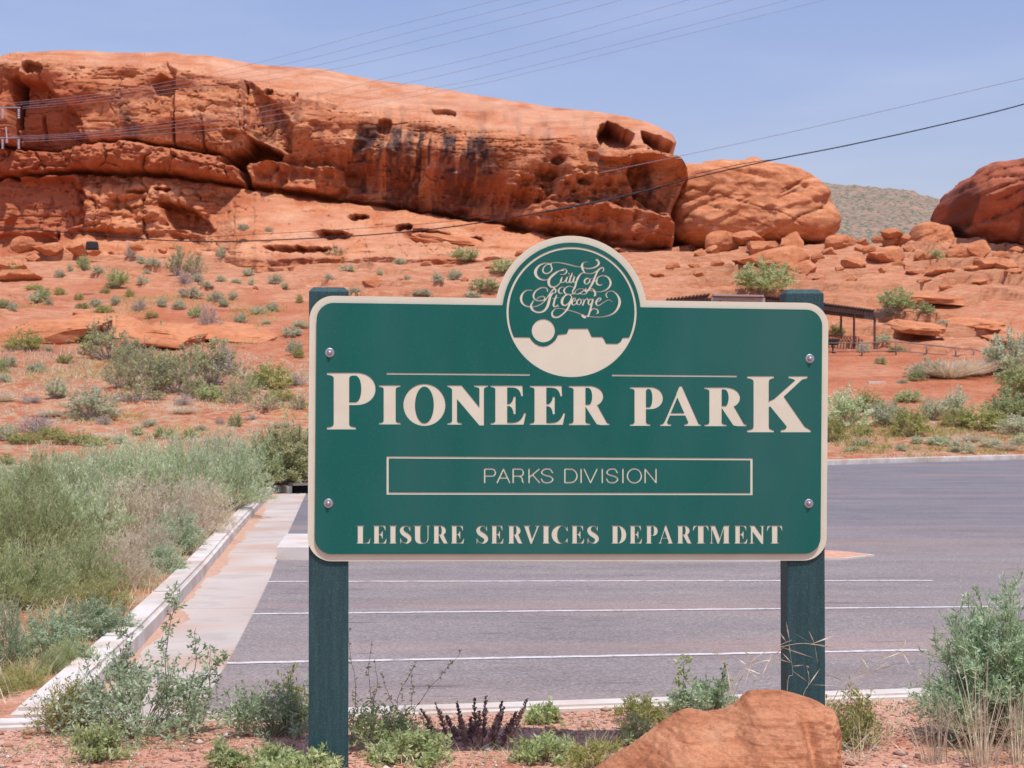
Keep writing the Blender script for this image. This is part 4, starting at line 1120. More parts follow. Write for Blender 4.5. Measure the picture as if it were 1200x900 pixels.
# plain thin lettering
r_ = .85; t0, b0 = 549.6, 565.4; mdd = 557.6
def arcp(cx, cy, rx, ry, a0, a1, n=14): return [(cx+rx*math.cos(R(a)), cy-ry*math.sin(R(a))) for a in np.linspace(a0, a1, n)]
def thin(ch, a, b):
    m_ = (a+b)/2; w_ = b-a; H = b0-t0
    if ch == 'P': return [[(a,b0),(a,t0),(b-w_*.4,t0)] + arcp(b-w_*.34, t0+H*.26, w_*.34, H*.26, 88, -88) + [(a, t0+H*.52)]]
    if ch == 'R': return [[(a,b0),(a,t0),(b-w_*.4,t0)] + arcp(b-w_*.36, t0+H*.26, w_*.34, H*.26, 88, -88) + [(a, t0+H*.52)], [(b-w_*.42,t0+H*.52),(b-w_*.14,t0+H*.66),(b-w_*.1,b0-1),(b,b0)]]
    if ch == 'A': return [[(a,b0),(m_,t0),(b,b0)], [(a+w_*.2,b0-H*.34),(b-w_*.2,b0-H*.34)]]
    if ch == 'K': return [[(a,t0),(a,b0)], [(b-.6,t0),(a,t0+H*.62)], [(a+w_*.33,t0+H*.42),(b,b0)]]
    if ch == 'D': return [[(a,t0),(a,b0),(m_-w_*.05,b0)] + arcp(m_-w_*.05, (t0+b0)/2, w_*.55, H/2, -88, 88) + [(a,t0)]]
    if ch == 'I': return [[(m_,t0),(m_,b0)]]
    if ch == 'V': return [[(a,t0),(m_,b0),(b,t0)]]
    if ch == 'O': return [arcp(m_, (t0+b0)/2, w_/2, H/2+.3, 0, 360, 30)]
    if ch == 'N': return [[(a,b0),(a,t0),(b,b0),(b,t0)]]
    if ch == 'S': return [[q[:2] for q in catmull([(b-.3,t0+H*.27),(b-w_*.2,t0+.6),(m_,t0-.2),(a+w_*.16,t0+.9),(a+.2,t0+H*.27),(a+w_*.25,t0+H*.43),(b-w_*.22,t0+H*.56),(b+.1,t0+H*.74),(b-w_*.18,b0-.8),(m_,b0+.2),(a+w_*.16,b0-.8),(a-.2,t0+H*.71)], [1]*12, 5)]]
for ch, a, b in [('P',568,580.6),('A',582.6,597.4),('R',601.4,613.6),('K',620,632.4),('S',634.6,647.8),('D',662,676.2),('I',680,682),('V',684.6,699.6),('I',704.8,706.8),('S',711,723.8),('I',729,731),('O',735.2,751.6),('N',756,768.8)]:
    st = [[(x, y, r_) for x, y in q] for q in thin(ch, a, b)]
    sdf = lambda U, V, st=st: np.minimum.reduce([stroke_sd(U, V, q) for q in st])
    shapes.append(('letter', smap(contours(sdf, (a-3, t0-3, b+3, b0+3), .16))))
# ruled lines and frame
def rect_sd(U, V, x0, y0, x1, y1): return poly_sd(U, V, [(x0,y0),(x1,y0),(x1,y1),(x0,y1)])
shapes.append(('ruled_line', smap([[(453,437.0),(621,438.3),(621,440.2),(453,438.9)]])))
shapes.append(('ruled_line', smap([[(717,438.9),(863.5,440.1),(863.5,442.0),(717,440.8)]])))
fo = [(453,534.8),(882,537.0),(882,580.2),(453,579.6)]; fi = [(455.6,537.2),(879.2,539.4),(879.2,577.8),(455.6,577.0)]
shapes.append(('frame_line', smap([fo, fi])))
# seal: ring, hill silhouette and ball
RC, RR = (669.8, 365.6), 76.3
cq = lambda q: (560+q[0]/4.5, 260+q[1]/4.5)
sil = [cq(q) for q in [(120,607),(276,609),(285,625),(300,641),(322,653),(345,657),(368,653),(388,641),(404,622),(418,596),(462,591),(470,588),(479,563),(580,563),(600,606),(655,607),(664,616),(676,642),(735,643),(752,632),(764,611),(880,609),(880,900),(120,900)]]
BC, BR = (636.7, 387.5), 13.6
def seal(U, V):
    r = np.hypot(U-RC[0], V-RC[1])-RR
    ring = np.maximum(r, -(r+2.6))
    low = np.maximum(r, poly_sd(U, V, sil))
    low = np.maximum(low, -(np.hypot(U-BC[0], V-BC[1])-BR-4.0))
    return np.minimum(ring, low)
shapes.append(('seal_emblem', smap(contours(seal, (590, 285, 750, 446), .3))))
shapes.append(('emblem_ball', smap([ell(BC[0], BC[1], BR, BR, 48)])))
# flowing script of the seal, stroke by stroke (zoomed coordinates, radius)
SC_ = []
def S_(pts, r):
    if not hasattr(r, '__len__'): r = [r]*len(pts)
    if len(r) != len(pts): r = list(np.interp(np.linspace(0, 1, len(pts)), np.linspace(0, 1, len(r)), r))
    SC_.append([(600+x/7.5, 290+y/7.5, q*.86/7.5) for x, y, q in catmull(pts, r, 6)])
S_([(343,160),(352,185),(338,212),(305,228),(276,215),(272,188),(292,158),(318,146),(345,150)], [8,7,6,7,8,6,5,5,4])
S_([(345,143),(300,137),(250,150),(215,185),(206,222),(220,255),(252,278),(300,284),(345,262),(400,215),(440,192)], [4,5,8,13,15,13,9,5,4,4,4])
S_([(340,137),(400,132),(460,140),(520,155),(570,168),(610,170)], [4,5,6,6,5,4])
S_([(440,192),(472,190),(480,215),(455,235),(425,236)], [5,6,7,5,4])
S_([(455,200),(410,205),(365,232),(332,270),(322,308),(338,340),(372,346),(408,325),(440,280)], [5,6,8,12,13,11,8,5,4])
S_([(440,260),(428,295),(448,308),(470,285),(486,258)], [6,7,5,4,4]); S_([(486,258),(474,295),(490,308),(512,285)], [7,7,5,4]); S_([(497,226),(503,232)], 6)
S_([(530,222),(512,270),(506,298),(520,308),(545,280)], [5,8,8,5,4]); S_([(498,252),(540,250)], 4)
S_([(550,255),(538,292),(552,306),(574,285),(590,256)], [7,8,5,5,4])
S_([(640,222),(612,225),(582,258),(566,300),(552,350),(532,385),(545,410)], [4,6,9,9,9,7,4])
S_([(622,135),(615,160),(622,190),(636,214),(648,226)], [6,12,11,7,5]); S_([(622,140),(640,128),(665,128)], [6,4,3])
S_([(615,172),(660,184),(710,178),(748,160),(764,134),(748,106),(738,112)], [5,6,7,9,11,9,5])
S_([(648,226),(700,228),(745,205),(775,182),(800,176),(806,196),(795,212)], [5,5,6,8,7,5,4])
S_([(660,268),(640,285),(638,308),(655,320),(676,305),(684,282),(668,268),(655,276)], [8,9,8,6,7,6,5,4]); S_([(684,278),(705,272)], 4)
S_([(775,182),(748,215),(728,262),(708,312),(686,348),(662,384),(640,380),(650,358)], [6,8,10,11,9,7,5,4]); S_([(690,305),(716,300),(740,285)], 4)
S_([(742,295),(748,318),(770,330),(792,324)], [8,10,7,4]); S_([(742,300),(755,262),(800,246),(845,262),(866,300),(858,340),(820,375),(760,390),(700,380)], [8,6,5,9,11,9,6,4,4])
S_([(700,382),(670,372),(640,372),(600,398),(570,410),(552,398),(570,372),(610,362),(650,378),(655,400),(620,410),(585,400)], [5,5,5,6,5,4,4,4,5,5,5,4])
S_([(672,366),(705,362),(726,382),(732,412),(724,424)], [4,6,9,10,7])
S_([(545,352),(500,340),(465,358),(458,385),(478,408),(515,412),(550,398)], [4,5,7,9,7,5,4]); S_([(455,348),(425,352),(408,378),(420,400),(446,402)], [4,6,8,7,4])
S_([(178,378),(135,375),(98,398),(80,438),(88,482),(122,512),(180,522),(240,505),(285,470),(325,415),(355,375),(378,362),(385,385),(372,402)], [4,5,8,12,11,7,5,5,5,6,8,9,7,4])
S_([(312,385),(305,358),(262,352),(215,375),(190,412),(196,448),(225,466),(268,464),(290,448),(276,430),(242,434),(218,450)], [5,6,6,7,9,8,6,6,6,6,5,4])
S_([(362,395),(338,425),(325,470),(312,515),(285,552),(245,568),(205,562),(175,538),(168,505),(190,465)], [7,11,13,13,11,9,9,12,9,5])
S_([(392,415),(372,470),(366,510),(382,520),(402,500)], [6,9,9,6,4]); S_([(352,448),(412,440)], 4); S_([(401,512),(405,516)], 7)
S_([(522,428),(500,410),(466,422),(442,455),(440,490),(462,508),(494,492),(520,452),(525,430)], [6,6,8,12,12,8,6,6,6])
S_([(520,452),(505,500),(482,545),(450,580),(405,610),(362,606),(352,572),(376,542),(420,535),(470,545),(540,562),(610,588)], [8,10,9,8,9,11,8,5,4,5,5,5])
S_([(525,478),(552,468),(556,446),(540,446),(528,472),(530,498),(550,502),(575,478)], [4,4,5,6,8,8,5,4])
S_([(590,452),(572,468),(572,494),(592,500),(608,482),(604,458),(590,450)], [7,8,7,5,6,6,5]); S_([(604,462),(630,456),(634,470),(622,504)], [4,4,7,8]); S_([(630,480),(650,452),(664,452),(668,462)], [4,5,8,5])
S_([(704,455),(682,458),(670,485),(682,502),(702,480),(712,452)], [6,7,8,6,5,6]); S_([(712,455),(700,500),(684,560),(668,600),(640,602)], [8,9,9,8,5])
S_([(690,560),(710,538),(745,542),(758,566),(745,580)], [4,5,7,8,5])
S_([(728,482),(765,470),(782,448),(764,444),(742,470),(742,500),(766,508),(800,485),(850,460),(880,478)], [4,4,6,7,9,8,5,4,4,3])
S_([(836,436),(826,412),(845,388),(885,384),(925,415),(946,465),(936,520),(900,570),(840,600),(760,612),(670,606)], [7,5,4,5,9,13,12,8,5,4,5]); S_([(622,598),(638,610)], 15)
def script_sd(U, V):
    d = np.full(U.shape, 1e9)
    for st in SC_:
        a = np.array(st); u0, v0, u1, v1 = a[:,0].min()-2.5, a[:,1].min()-2.5, a[:,0].max()+2.5, a[:,1].max()+2.5
        j0, j1 = np.searchsorted(U[0], [u0, u1]); i0, i1 = np.searchsorted(V[:,0], [v0, v1])
        d[i0:i1, j0:j1] = np.minimum(d[i0:i1, j0:j1], stroke_sd(U[i0:i1, j0:j1], V[i0:i1, j0:j1], st)-.12)
    return np.minimum(d, 2)
shapes.append(('script_lettering', smap(contours(script_sd, (606, 298, 732, 378), .2))))

# ---- board outline
def rr_sd(U, V, x0, y0, x1, y1, r):
    cx, cy, hx_, hy_ = (x0+x1)/2, (y0+y1)/2, (x1-x0)/2-r, (y1-y0)/2-r
    qx, qy = np.abs(U-cx)-hx_, np.abs(V-cy)-hy_
    return np.hypot(np.maximum(qx, 0), np.maximum(qy, 0)) + np.minimum(np.maximum(qx, qy), 0) - r
sc_ = 607.0/2.44
def board(x, z): return np.minimum(rr_sd(x, -z, XL, -ZT, XR, -ZB, .112), np.hypot(x-CX, z-CZ)-CRD)
XL, _ = loc(361.5, 500); XR, _ = loc(970.5, 500); ZT = (loc(666, 350.5)[1]); ZB = loc(666, 657.5)[1]
CX, CZ = loc(670, 366.0); CRD = 90.0*SD/F
def skinfn(U, V): return board(U, V) + .0335
out_b = contours(lambda U, V: board(U, V), (XL-.05, ZB-.05, XR+.05, CZ+CRD+.05), .004)
out_g = contours(lambda U, V: skinfn(U, V), (XL-.05, ZB-.05, XR+.05, CZ+CRD+.05), .004)

def fill_curve(name, loops, y0, depth, mat, bevel=0.0):
    """flat piece with holes: from y0 forward by depth"""
    cu = bpy.data.curves.new(name, 'CURVE'); cu.dimensions = '2D'; cu.fill_mode = 'BOTH'
    for lp in loops:
        sp = cu.splines.new('POLY'); sp.points.add(len(lp)-1)
        co = np.zeros((len(lp), 4), np.float32); co[:, :2] = lp; co[:, 3] = 1
        sp.points.foreach_set('co', co.ravel()); sp.use_cyclic_u = True
    cu.extrude = depth/2
    tmp = bpy.data.objects.new('tmp', cu); C.objects.link(tmp)
    bpy.context.view_layer.update()
    me = bpy.data.meshes.new_from_object(tmp.evaluated_get(bpy.context.evaluated_depsgraph_get()))
    bpy.data.objects.remove(tmp); bpy.data.curves.remove(cu)
    # curve plane xy -> sign plane xz, extrusion along -y
    M = Matrix(((1,0,0,0),(0,0,-1,y0-depth/2),(0,1,0,0),(0,0,0,1)))
    me.transform(M); me.name = name
    me.materials.clear(); me.materials.append(mat)
    return me

M_green = noise_mat('green_sign_plastic', [(.3, (.009,.104,.086)), (.6, (.011,.118,.096)), (.8, (.015,.130,.107))], scale=3, detail=8, rough=.7, spec=.12,
                    bump=.12, bscale=300, bdist=.0006, second=(1.6, (.036,.125,.112), .8, .42, .7), stretch=(1,1,.35), speck=(420, (.035,.125,.105), .025))
M_cream = noise_mat('cream_sign_core', [(.3, (.61,.595,.455)), (.6, (.65,.64,.495)), (.8, (.68,.67,.52))], scale=6, rough=.7, spec=.25, bump=.1, bscale=200, bdist=.0008)
sign = empty('park_sign', (SX, SD, SZ), YAW)
tag(sign, 'green and cream routed park sign with round seal, on two green posts', 'sign')
SG = bpy.data.objects['park_sign']
TILT = Matrix.Rotation(-ROLL, 4, 'Y')
def on_sign(name, me, parent=sign):
    me.transform(TILT); return link(name, me, parent)
bme = fill_curve('board', out_b, .0, -.020, M_cream)
b_ = on_sign('board', bme)
cuts = [lp for _, lps in shapes for lp in lps]
fme = fill_curve('face_panel', out_g + cuts, .0, .0024, M_green)
on_sign('face_panel', fme)
for nm, lps in shapes:
    on_sign(nm, fill_curve(nm, lps, .0, .0003, M_cream))
# bolts
M_steel, n, l, p = newmat('galvanised_bolt'); p.inputs['Metallic'].default_value = .85; p.inputs['Roughness'].default_value = .42; p.inputs['Base Color'].default_value = (.42,.44,.48,1)
nn_ = N(n, 'TexNoise', i_Scale=180, i_Detail=4); rr_ = ramp(n, [(.35, (.26,.27,.30)), (.6, (.5,.52,.56))]); l.new(nn_.outputs[0], rr_.inputs[0]); l.new(rr_.outputs[0], p.inputs['Base Color'])
for (u, v) in ((386.3, 413.3), (384.8, 589.8), (948.8, 420.3), (947.6, 590)):
    x, z = loc(u, v)
    m_ = MB().lathe([(.0215, 0), (.0215, .002), (.019, .0032), (.012, .0032)], 28, 'y', (0, 0, 0))
    wsh = m_.build('bolt', M_steel, None, smooth=False)
    wsh.data.transform(Matrix.Translation((x, -.0024, z))); wsh.data.transform(TILT); wsh.parent = sign
    hd = MB().lathe([(.0125, .003), (.0125, .009), (.0105, .0115)], 6, 'y').lathe([(.0075, .0115), (.0070, .0145), (.004, .0165)], 14, 'y')
    h_ = hd.build('bolt_head', M_steel, None); h_.data.transform(Matrix.Translation((x, -.0024, z))); h_.data.transform(TILT); h_.parent = wsh
# posts
M_post, n, l, p = newmat('green_stained_timber')
t = N(n, 'TexCoord'); mpq = N(n, 'Mapping'); mpq.inputs['Scale'].default_value = (38, 38, 2.4); l.new(t.outputs['Object'], mpq.inputs['Vector'])
a = N(n, 'TexNoise', i_Scale=1.0, i_Detail=9, i_Roughness=.72); l.new(mpq.outputs[0], a.inputs['Vector'])
r = ramp(n, [(.3, (.011,.040,.044)), (.5, (.018,.060,.064)), (.72, (.032,.086,.088))]); l.new(a.outputs[0], r.inputs[0])
sp_ = N(n, 'TexNoise', i_Scale=140, i_Detail=3); l.new(t.outputs['Object'], sp_.inputs['Vector'])
rs = ramp(n, [(.52, (0,0,0)), (.72, (.5,.5,.5))]); l.new(sp_.outputs[0], rs.inputs[0])
mq = N(n, 'MixRGB'); mq.inputs[2].default_value = (.07,.15,.15,1); l.new(rs.outputs[0], mq.inputs[0]); l.new(r.outputs[0], mq.inputs[1])
l.new(mq.outputs[0], p.inputs['Base Color']); p.inputs['Roughness'].default_value = .6; p.inputs['Specular IOR Level'].default_value = .35
bb = N(n, 'Bump', i_Strength=.5, i_Distance=.004); l.new(a.outputs[0], bb.inputs['Height']); l.new(bb.outputs[0], p.inputs['Normal'])
def post(u0, u1, vt, rz, lean):
    x0 = loc(u0, 600)[0]; x1 = loc(u1, 600)[0]; w_ = .184; cx = (x0+x1)/2
    ztop = loc((u0+u1)/2, vt)[1]
    bm = bmesh.new()
    zb = -(SZ) - .5
    m_ = MB().box((0, 0, (ztop-.02+zb)/2), (w_, .14, ztop-.02-zb))
    k = 8
    v = [(-w_/2,-.07,ztop-.02),(w_/2,-.07,ztop-.02),(w_/2,.07,ztop-.02),(-w_/2,.07,ztop-.02),(-w_/2+.02,-.045,ztop),(w_/2-.02,-.045,ztop),(w_/2-.02,.045,ztop),(-w_/2+.02,.045,ztop)]
    m_ = MB().add([(-w_/2,-.07,zb),(w_/2,-.07,zb),(w_/2,.07,zb),(-w_/2,.07,zb)] + v, [(3,2,1,0),(0,1,5,4),(1,2,6,5),(2,3,7,6),(3,0,4,7),(4,5,9,8),(5,6,10,9),(6,7,11,10),(7,4,8,11),(8,9,10,11)])
    o = m_.build('post', M_post, sign, bevel=.004)
    o.location = (cx, .0205+.07, 0); o.rotation_euler = (0, lean, rz)
    return o
post(360.5, 408.5, 333.5, 0, R(.05)); post(920.0, 970.0, 340.5, R(-1.5), R(-.22+.0))
# ------------------------------------------------------------------ overhead lines
M_wire = noise_mat('aluminium_line', [(.3, (.26,.26,.31)), (.7, (.36,.36,.42))], scale=2, rough=.6)
M_cable = noise_mat('black_cable', [(.3, (.02,.018,.02)), (.7, (.04,.035,.035))], scale=3, rough=.6)
M_insul = noise_mat('pale_insulator', [(.3, (.36,.39,.46)), (.7, (.56,.60,.68))], scale=6, rough=.35, spec=.5)
M_pole = noise_mat('weathered_pole', [(.3, (.13,.095,.07)), (.7, (.22,.17,.13))], scale=3, stretch=(6,6,.6), bump=.4)
def upx(u, v, d): return Vector(((u-600)/F*d, d, EYE-(v-HZ)/F*d))
def smooth_path(pts, n=10):
    out = []
    for i in range(len(pts)-1):
        q = [Vector(pts[max(i-1,0)]), Vector(pts[i]), Vector(pts[i+1]), Vector(pts[min(i+2,len(pts)-1)])]
        for t in np.linspace(0, 1, n, endpoint=False):
            out.append(.5*((2*q[1])+(-q[0]+q[2])*t+(2*q[0]-5*q[1]+4*q[2]-q[3])*t*t+(-q[0]+3*q[1]-3*q[2]+q[3])*t**3))
    out.append(Vector(pts[-1])); return out
def wire(name, px, d0, d1, r, mat, label, cat, group=None):
    u0, u1 = px[0][0], px[-1][0]
    pts = [upx(u, v, d0+(d1-d0)*(u-u0)/(u1-u0)) for u, v in px]
    o = MB().tube(smooth_path(pts), r, 5).build(name, mat, smooth=True)
    tag(o, label, cat, group); return o
L8 = [[(12,121),(90,113),(180,99),(302,73.5),(440,36),(583,0),(760,-48)],
      [(14,123),(90,116),(180,103),(334,75),(480,38),(630,0),(800,-46)],
      [(26,125),(90,119),(180,107),(358,79),(500,45),(677,0),(840,-44)],
      [(26,127),(90,122),(200,109),(391,81),(620,28),(728,0),(880,-42)],
      [(12,160),(110,154),(280,130),(455,91),(620,52),(806,0),(960,-46)],
      [(14,162),(110,156),(290,134),(478,97),(620,63),(858,0),(1000,-40)],
      [(26,163),(120,158),(300,138),(508,103),(620,78),(923,0),(1080,-44)],
      [(26,166),(120,161),(300,146),(527,105),(620,85),(966,0),(1120,-42)]]
nth = ['uppermost', 'second from the top', 'third from the top', 'fourth from the top', 'fifth from the top', 'sixth from the top', 'seventh from the top', 'lowest']
for px, w_ in zip(L8, nth):
    wire('power_line', px, 96, 78, .0095, M_wire, 'thin power line crossing the sky above the cliff, %s of the eight' % w_, 'power line', 'power lines fanning over the cliff')
wire('telephone_cable', [(1300,88),(1200,122),(1084,150.5),(985,172),(903,188),(815,208),(740,228),(690,239),(600,255),(520,267),(450,274),(380,278.5),(269,283),(190,281.5),(136,276.5),(60,271),(-60,260)][::-1], 74, 62, .024, M_cable,
     'thick black cable sagging across the cliff from right to left', 'cable')
wire('telephone_cable', [(1300,69),(1200,92),(948,150),(815,179),(700,203)][::-1], 72, 62, .011, M_wire, 'thin grey cable in the sky above the right end of the cliff', 'cable')
wire('telephone_cable', [(906,187),(870,192),(815,204)][::-1], 69, 67, .014, M_cable, 'short second strand just above the black cable beside the prow of the cliff', 'cable')
wire('telephone_cable', [(815,206),(760,219),(690,231),(600,248),(520,260),(430,267),(330,273),(200,280)][::-1], 73, 66, .009, M_cable, 'faint thin strand just above the black cable in front of the cliff', 'cable')
wire('cable_splice', [(775,219),(740,227.5),(700,236.5),(640,248)][::-1], 69.5, 68.8, .045, M_cable, 'thickened splice on the black cable left of the cliff prow', 'cable splice')
bxp = upx(108, 288, 72)
o = MB().box((0,0,0), (.75,.45,.5), taper=.85).build('cable_box', M_cable, bevel=.08); o.location = upx(108, 288, 100); tag(o, 'small dark blue-black box at the foot of the left cliff wall', 'box')

M_gal = noise_mat('galvanised_arm', [(.3, (.22,.22,.26)), (.7, (.36,.37,.42))], scale=6, rough=.5)
pole = empty('utility_pole', upx(-70, 560, 98)); pole.location.z = gz(pole.location.x, 98)-.3
tag(pole, 'utility pole crossarm ends with pale insulators at the left edge of the photo', 'utility pole')
pz = pole.location
top = upx(0, 100, 98).z + 2
MB().tube([(0,0,0), (0,0,top-pz.z)], [.19,.12], 12).build('pole_shaft', M_pole, pole, smooth=True)
for v_, ends in ((126, (-120, 24)), (161.5, (-120, 24))):
    a, b = upx(ends[0], v_, 96.5)-pz, upx(ends[1], v_, 96.5)-pz
    MB().bar(a, b, .05, .06).build('crossarm', M_gal, pole, bevel=.01)
    for u_, dv in ((3, 2), (22, 2)) + (((8, -14),) if v_ > 150 else ()):
        c_ = upx(u_, v_+2, 96.3)-pz
        m_ = MB()
        prof = []
        for k in range(5): z0 = -.11*k; prof += [(.025, z0), (.07, z0-.03), (.075, z0-.055), (.025, z0-.075)]
        if dv < 0: m_.tube([c_+Vector((0,0,.05)), c_+Vector((-.05,0,.7))], .035, 6); prof = prof[:8]
        m_.lathe(prof, 12, 'z', c_)
        m_.build('insulator', M_insul, pole, smooth=False)

# ------------------------------------------------------------------ picnic shelter, fence and small things on the right
M_wood = noise_mat('dark_stained_wood', [(.3, (.07,.048,.042)), (.6, (.11,.078,.068)), (.8, (.17,.13,.11))], scale=2, stretch=(1,8,8), bump=.3)
M_gwood = noise_mat('grey_weathered_planks', [(.3, (.30,.26,.25)), (.6, (.42,.37,.35)), (.8, (.50,.45,.42))], scale=2, stretch=(1,8,8), bump=.3)
sh = empty('picnic_shelter', (*upx(900, 405, 100).xy, 5.4)); o0 = sh.location.copy()
tag(sh, 'dark slatted shade shelter on thin posts behind the right end of the sign', 'shelter')
def spx(u, v, dy=0): return upx(u, v + (5 if v < 356 else 0), 100)*1 + Vector((0, dy, 0)) - o0
def roof(ua, va, ub, vb, depth, n_, mat, post_us, thick=.10, solid=False):
    a, b = spx(ua, va), spx(ub, vb)
    for dy in (-depth/2+.3, depth/2-.3):
        MB().bar(a+Vector((-.1 if solid else -.3,dy,-.16)), b+Vector((.1 if solid else .6,dy,-.16)), .10, .34 if solid else .24).build('fascia' if solid else 'beam', mat, sh, bevel=.008)
    for i in range(n_):
        p_ = a.lerp(b, (i+.5)/n_); wd = (b-a).length/n_*(.93 if solid else .55)
        o = MB().box((0,0,0), (wd, depth, thick)).build('slat', mat, sh); o.location = p_; o.rotation_euler = (R(-4), -math.atan2(b.z-a.z, b.x-a.x), 0)
    for pu, vt, vb_, dy in post_us:
        q = spx(pu, vt, dy); q2 = spx(pu, vb_, dy); q2.z = gz(q2.x+o0.x, q2.y+o0.y)-.3-o0.z
        MB().bar(q2, q, .11, .11).build('post', M_wood, sh, bevel=.006)
roof(778, 350, 829, 344, 3.4, 12, M_wood, [(790, 352, 410, 1.4), (825, 348, 410, -1.4)])
roof(832, 345.5, 890, 346.5, 3.6, 14, M_gwood, [(840, 349, 410, -1.5), (885, 349, 410, 1.5)], solid=True)
roof(893, 346, 1018, 368, 3.4, 38, M_wood, [(991, 366, 402, 1.4), (1000, 368, 410, -.2), (1019, 370, 405, -1.4), (930, 356, 405, -1.4)])
MB().bar(spx(1005,369.5,-1.5), spx(1030,373,-1.5), .12, .2).build('beam', M_wood, sh, bevel=.01)
M_rust = noise_mat('red_brick', [(.3, (.26,.10,.065)), (.7, (.40,.18,.12))], scale=6, bump=.4)
lw = empty('low_brick_wall', upx(1014, 427, 97)); tag(lw, 'short low red brick wall right of the shelter posts', 'wall')
s_ = 97/F
for r__ in range(3):
    for c__ in range(4):
        MB().box((( c__-1.5)*.19+(.09 if r__%2 else 0), 0, .07+r__*.14), (.182, .3, .132)).build('brick', M_rust, lw, bevel=.008)
gr = empty('barbecue_grill', upx(976, 419, 97)); gr.location.z = gz(gr.location.x, 97); tag(gr, 'small black barbecue grill box beside the right edge of the sign', 'grill')
MB().box((0,0,.65), (.55,.4,.34), taper=1.15).build('firebox', M_cable, gr, bevel=.02)
MB().tube([(0,0,0),(0,0,.5)], .045, 8).build('leg', M_cable, gr)
MB().bar((.25,-.05,.7),(.5,-.05,.7),.03).build('handle', M_cable, gr)
o = link('boulder', ROCKS[5]); o.location = upx(990, 427, 98); o.scale = (.95, .8, .95); tag(o, 'rounded pinkish red boulder under the shelter posts', 'boulder')
o = slab('concrete_slab', [(0,0),(.85,0),(.85,.3),(0,.3)], -.15, .12, M_kerb, bevel=.01); o.location = hit(1018, 450); tag(o, 'small white concrete slab lying on the red path', 'slab')
M_pipe = noise_mat('rusty_rail', [(.3, (.14,.10,.10)), (.7, (.27,.21,.20))], scale=5, rough=.7)
fe = empty('rail_fence', (*upx(1080, 415, 96).xy, gz(22.9, 96))); tag(fe, 'low two-rail pipe fence crossing the red slope right of the shelter', 'fence'); fo0 = fe.location.copy()
tp = [(962,402),(1010,402),(1050,400.5),(1086,404),(1120,408),(1141,409.5),(1171,418)]
bt = [(962,412),(1010,412),(1050,411),(1086,414),(1120,417),(1141,418.5),(1171,424)]
for q in (tp, bt): MB().tube([upx(u, v, 96)-fo0 for u, v in q], .032, 6).build('rail', M_pipe, fe, smooth=True)
for (u, v), (u2, v2) in zip(tp, bt):
    a = upx(u, v, 96)-fo0; b = a.copy(); b.z = min(gz(a.x+fo0.x, 96)-.2-fo0.z, (upx(u2, v2, 96)-fo0).z-.3)
    MB().tube([b, a+Vector((0,0,.08))], .05, 8).build('post', M_pipe, fe, smooth=True)
o = put_rock(4, 545, 22, 15, 0, 'pale pink stone at the left edge above the roadside bushes', name='stone', cat='stone', group=None)

# ------------------------------------------------------------------ foreground boulder
M_front = rock_mat('foreground_sandstone', (.44,.165,.082), (.58,.25,.128), (.64,.305,.165), (.66,.40,.24), scale=2.6, varnish=False, bump=1.0)
cst = [(560,1060),(640,942),(697.7,899),(740,872),(775,846),(796,832.5),(803.7,829.3),(812,830),(824.3,832.6),(845,831.3),(858,826),(868,818.4),(873,812),(878.6,808.6),(896.7,807.3),(915,808),(930.2,810.7),(948,816.5),(963.8,823.6),(976.7,831.3),(980.0,837.8),(981.5,870),(983,910),(986,960),(992,1060)]
ca = np.array(cst); cl_ = np.concatenate([[0], np.cumsum(np.hypot(*np.diff(ca, axis=0).T))]); ss = np.linspace(0, cl_[-1], 620)
cu_, cv_ = np.interp(ss, cl_, ca[:,0]), np.interp(ss, cl_, ca[:,1])
for _ in range(5): cu_[1:-1] = .25*cu_[:-2]+.5*cu_[1:-1]+.25*cu_[2:]; cv_[1:-1] = .25*cv_[:-2]+.5*cv_[1:-1]+.25*cv_[2:]
DB = 6.95; xb_ = (cu_-600)/F*DB; zb_ = EYE-(cv_-HZ)/F*DB
prof = np.array([(.42,-.75),(.34,-.35),(.20,-.10),(.06,-.012),(.0,.0),(-.06,-.010),(-.28,-.10),(-.33,-.135),(-.43,-.30),(-.50,-.60),(-.52,-.95)])
pl_ = np.concatenate([[0], np.cumsum(np.hypot(*np.diff(prof, axis=0).T))]); tt2 = np.linspace(0, pl_[-1], 300)
py2, pz2 = np.interp(tt2, pl_, prof[:,0]), np.interp(tt2, pl_, prof[:,1])
for _ in range(10): py2[1:-1] = .25*py2[:-2]+.5*py2[1:-1]+.25*py2[2:]; pz2[1:-1] = .25*pz2[:-2]+.5*pz2[1:-1]+.25*pz2[2:]
PX_, PT_ = np.meshgrid(xb_, tt2); ZC = np.broadcast_to(zb_, PX_.shape); PY_ = np.broadcast_to(py2[:, None], PX_.shape).copy(); PZ_ = np.broadcast_to(pz2[:, None], PX_.shape).copy()
fr = sstep(.0, -.15, PY_)                                            # in front of the crest
PY_ = PY_*(1+.25*fbm(PX_/.5, 0*PX_, 0, 3, 401))
Xr, Yr, Zr = PX_.copy(), DB+PY_, ZC+PZ_
q1 = (Xr*.8+Zr*1.3+Yr*.5)/.16
dsp = .040*fr*fbm(Xr/.22, Yr/.22, Zr/.22, 5, 402) - .030*fr*np.clip(1-np.abs(fbm(q1*.55, Xr/.5, 0, 3, 403))/.14, 0, 1)*sstep(-.2, .3, fbm(Xr/.3, Yr/.3, 3, 2, 404))
dsp += .0035*fbm(Xr/.035, Yr/.035, Zr/.018, 4, 405) - .004*np.clip(1-np.abs(fbm((Zr+.35*Xr)/.03, Xr/.4, Yr/.3, 2, 406))/.2, 0, 1)
rt = sstep(1.19, 1.30, Xr)*fr
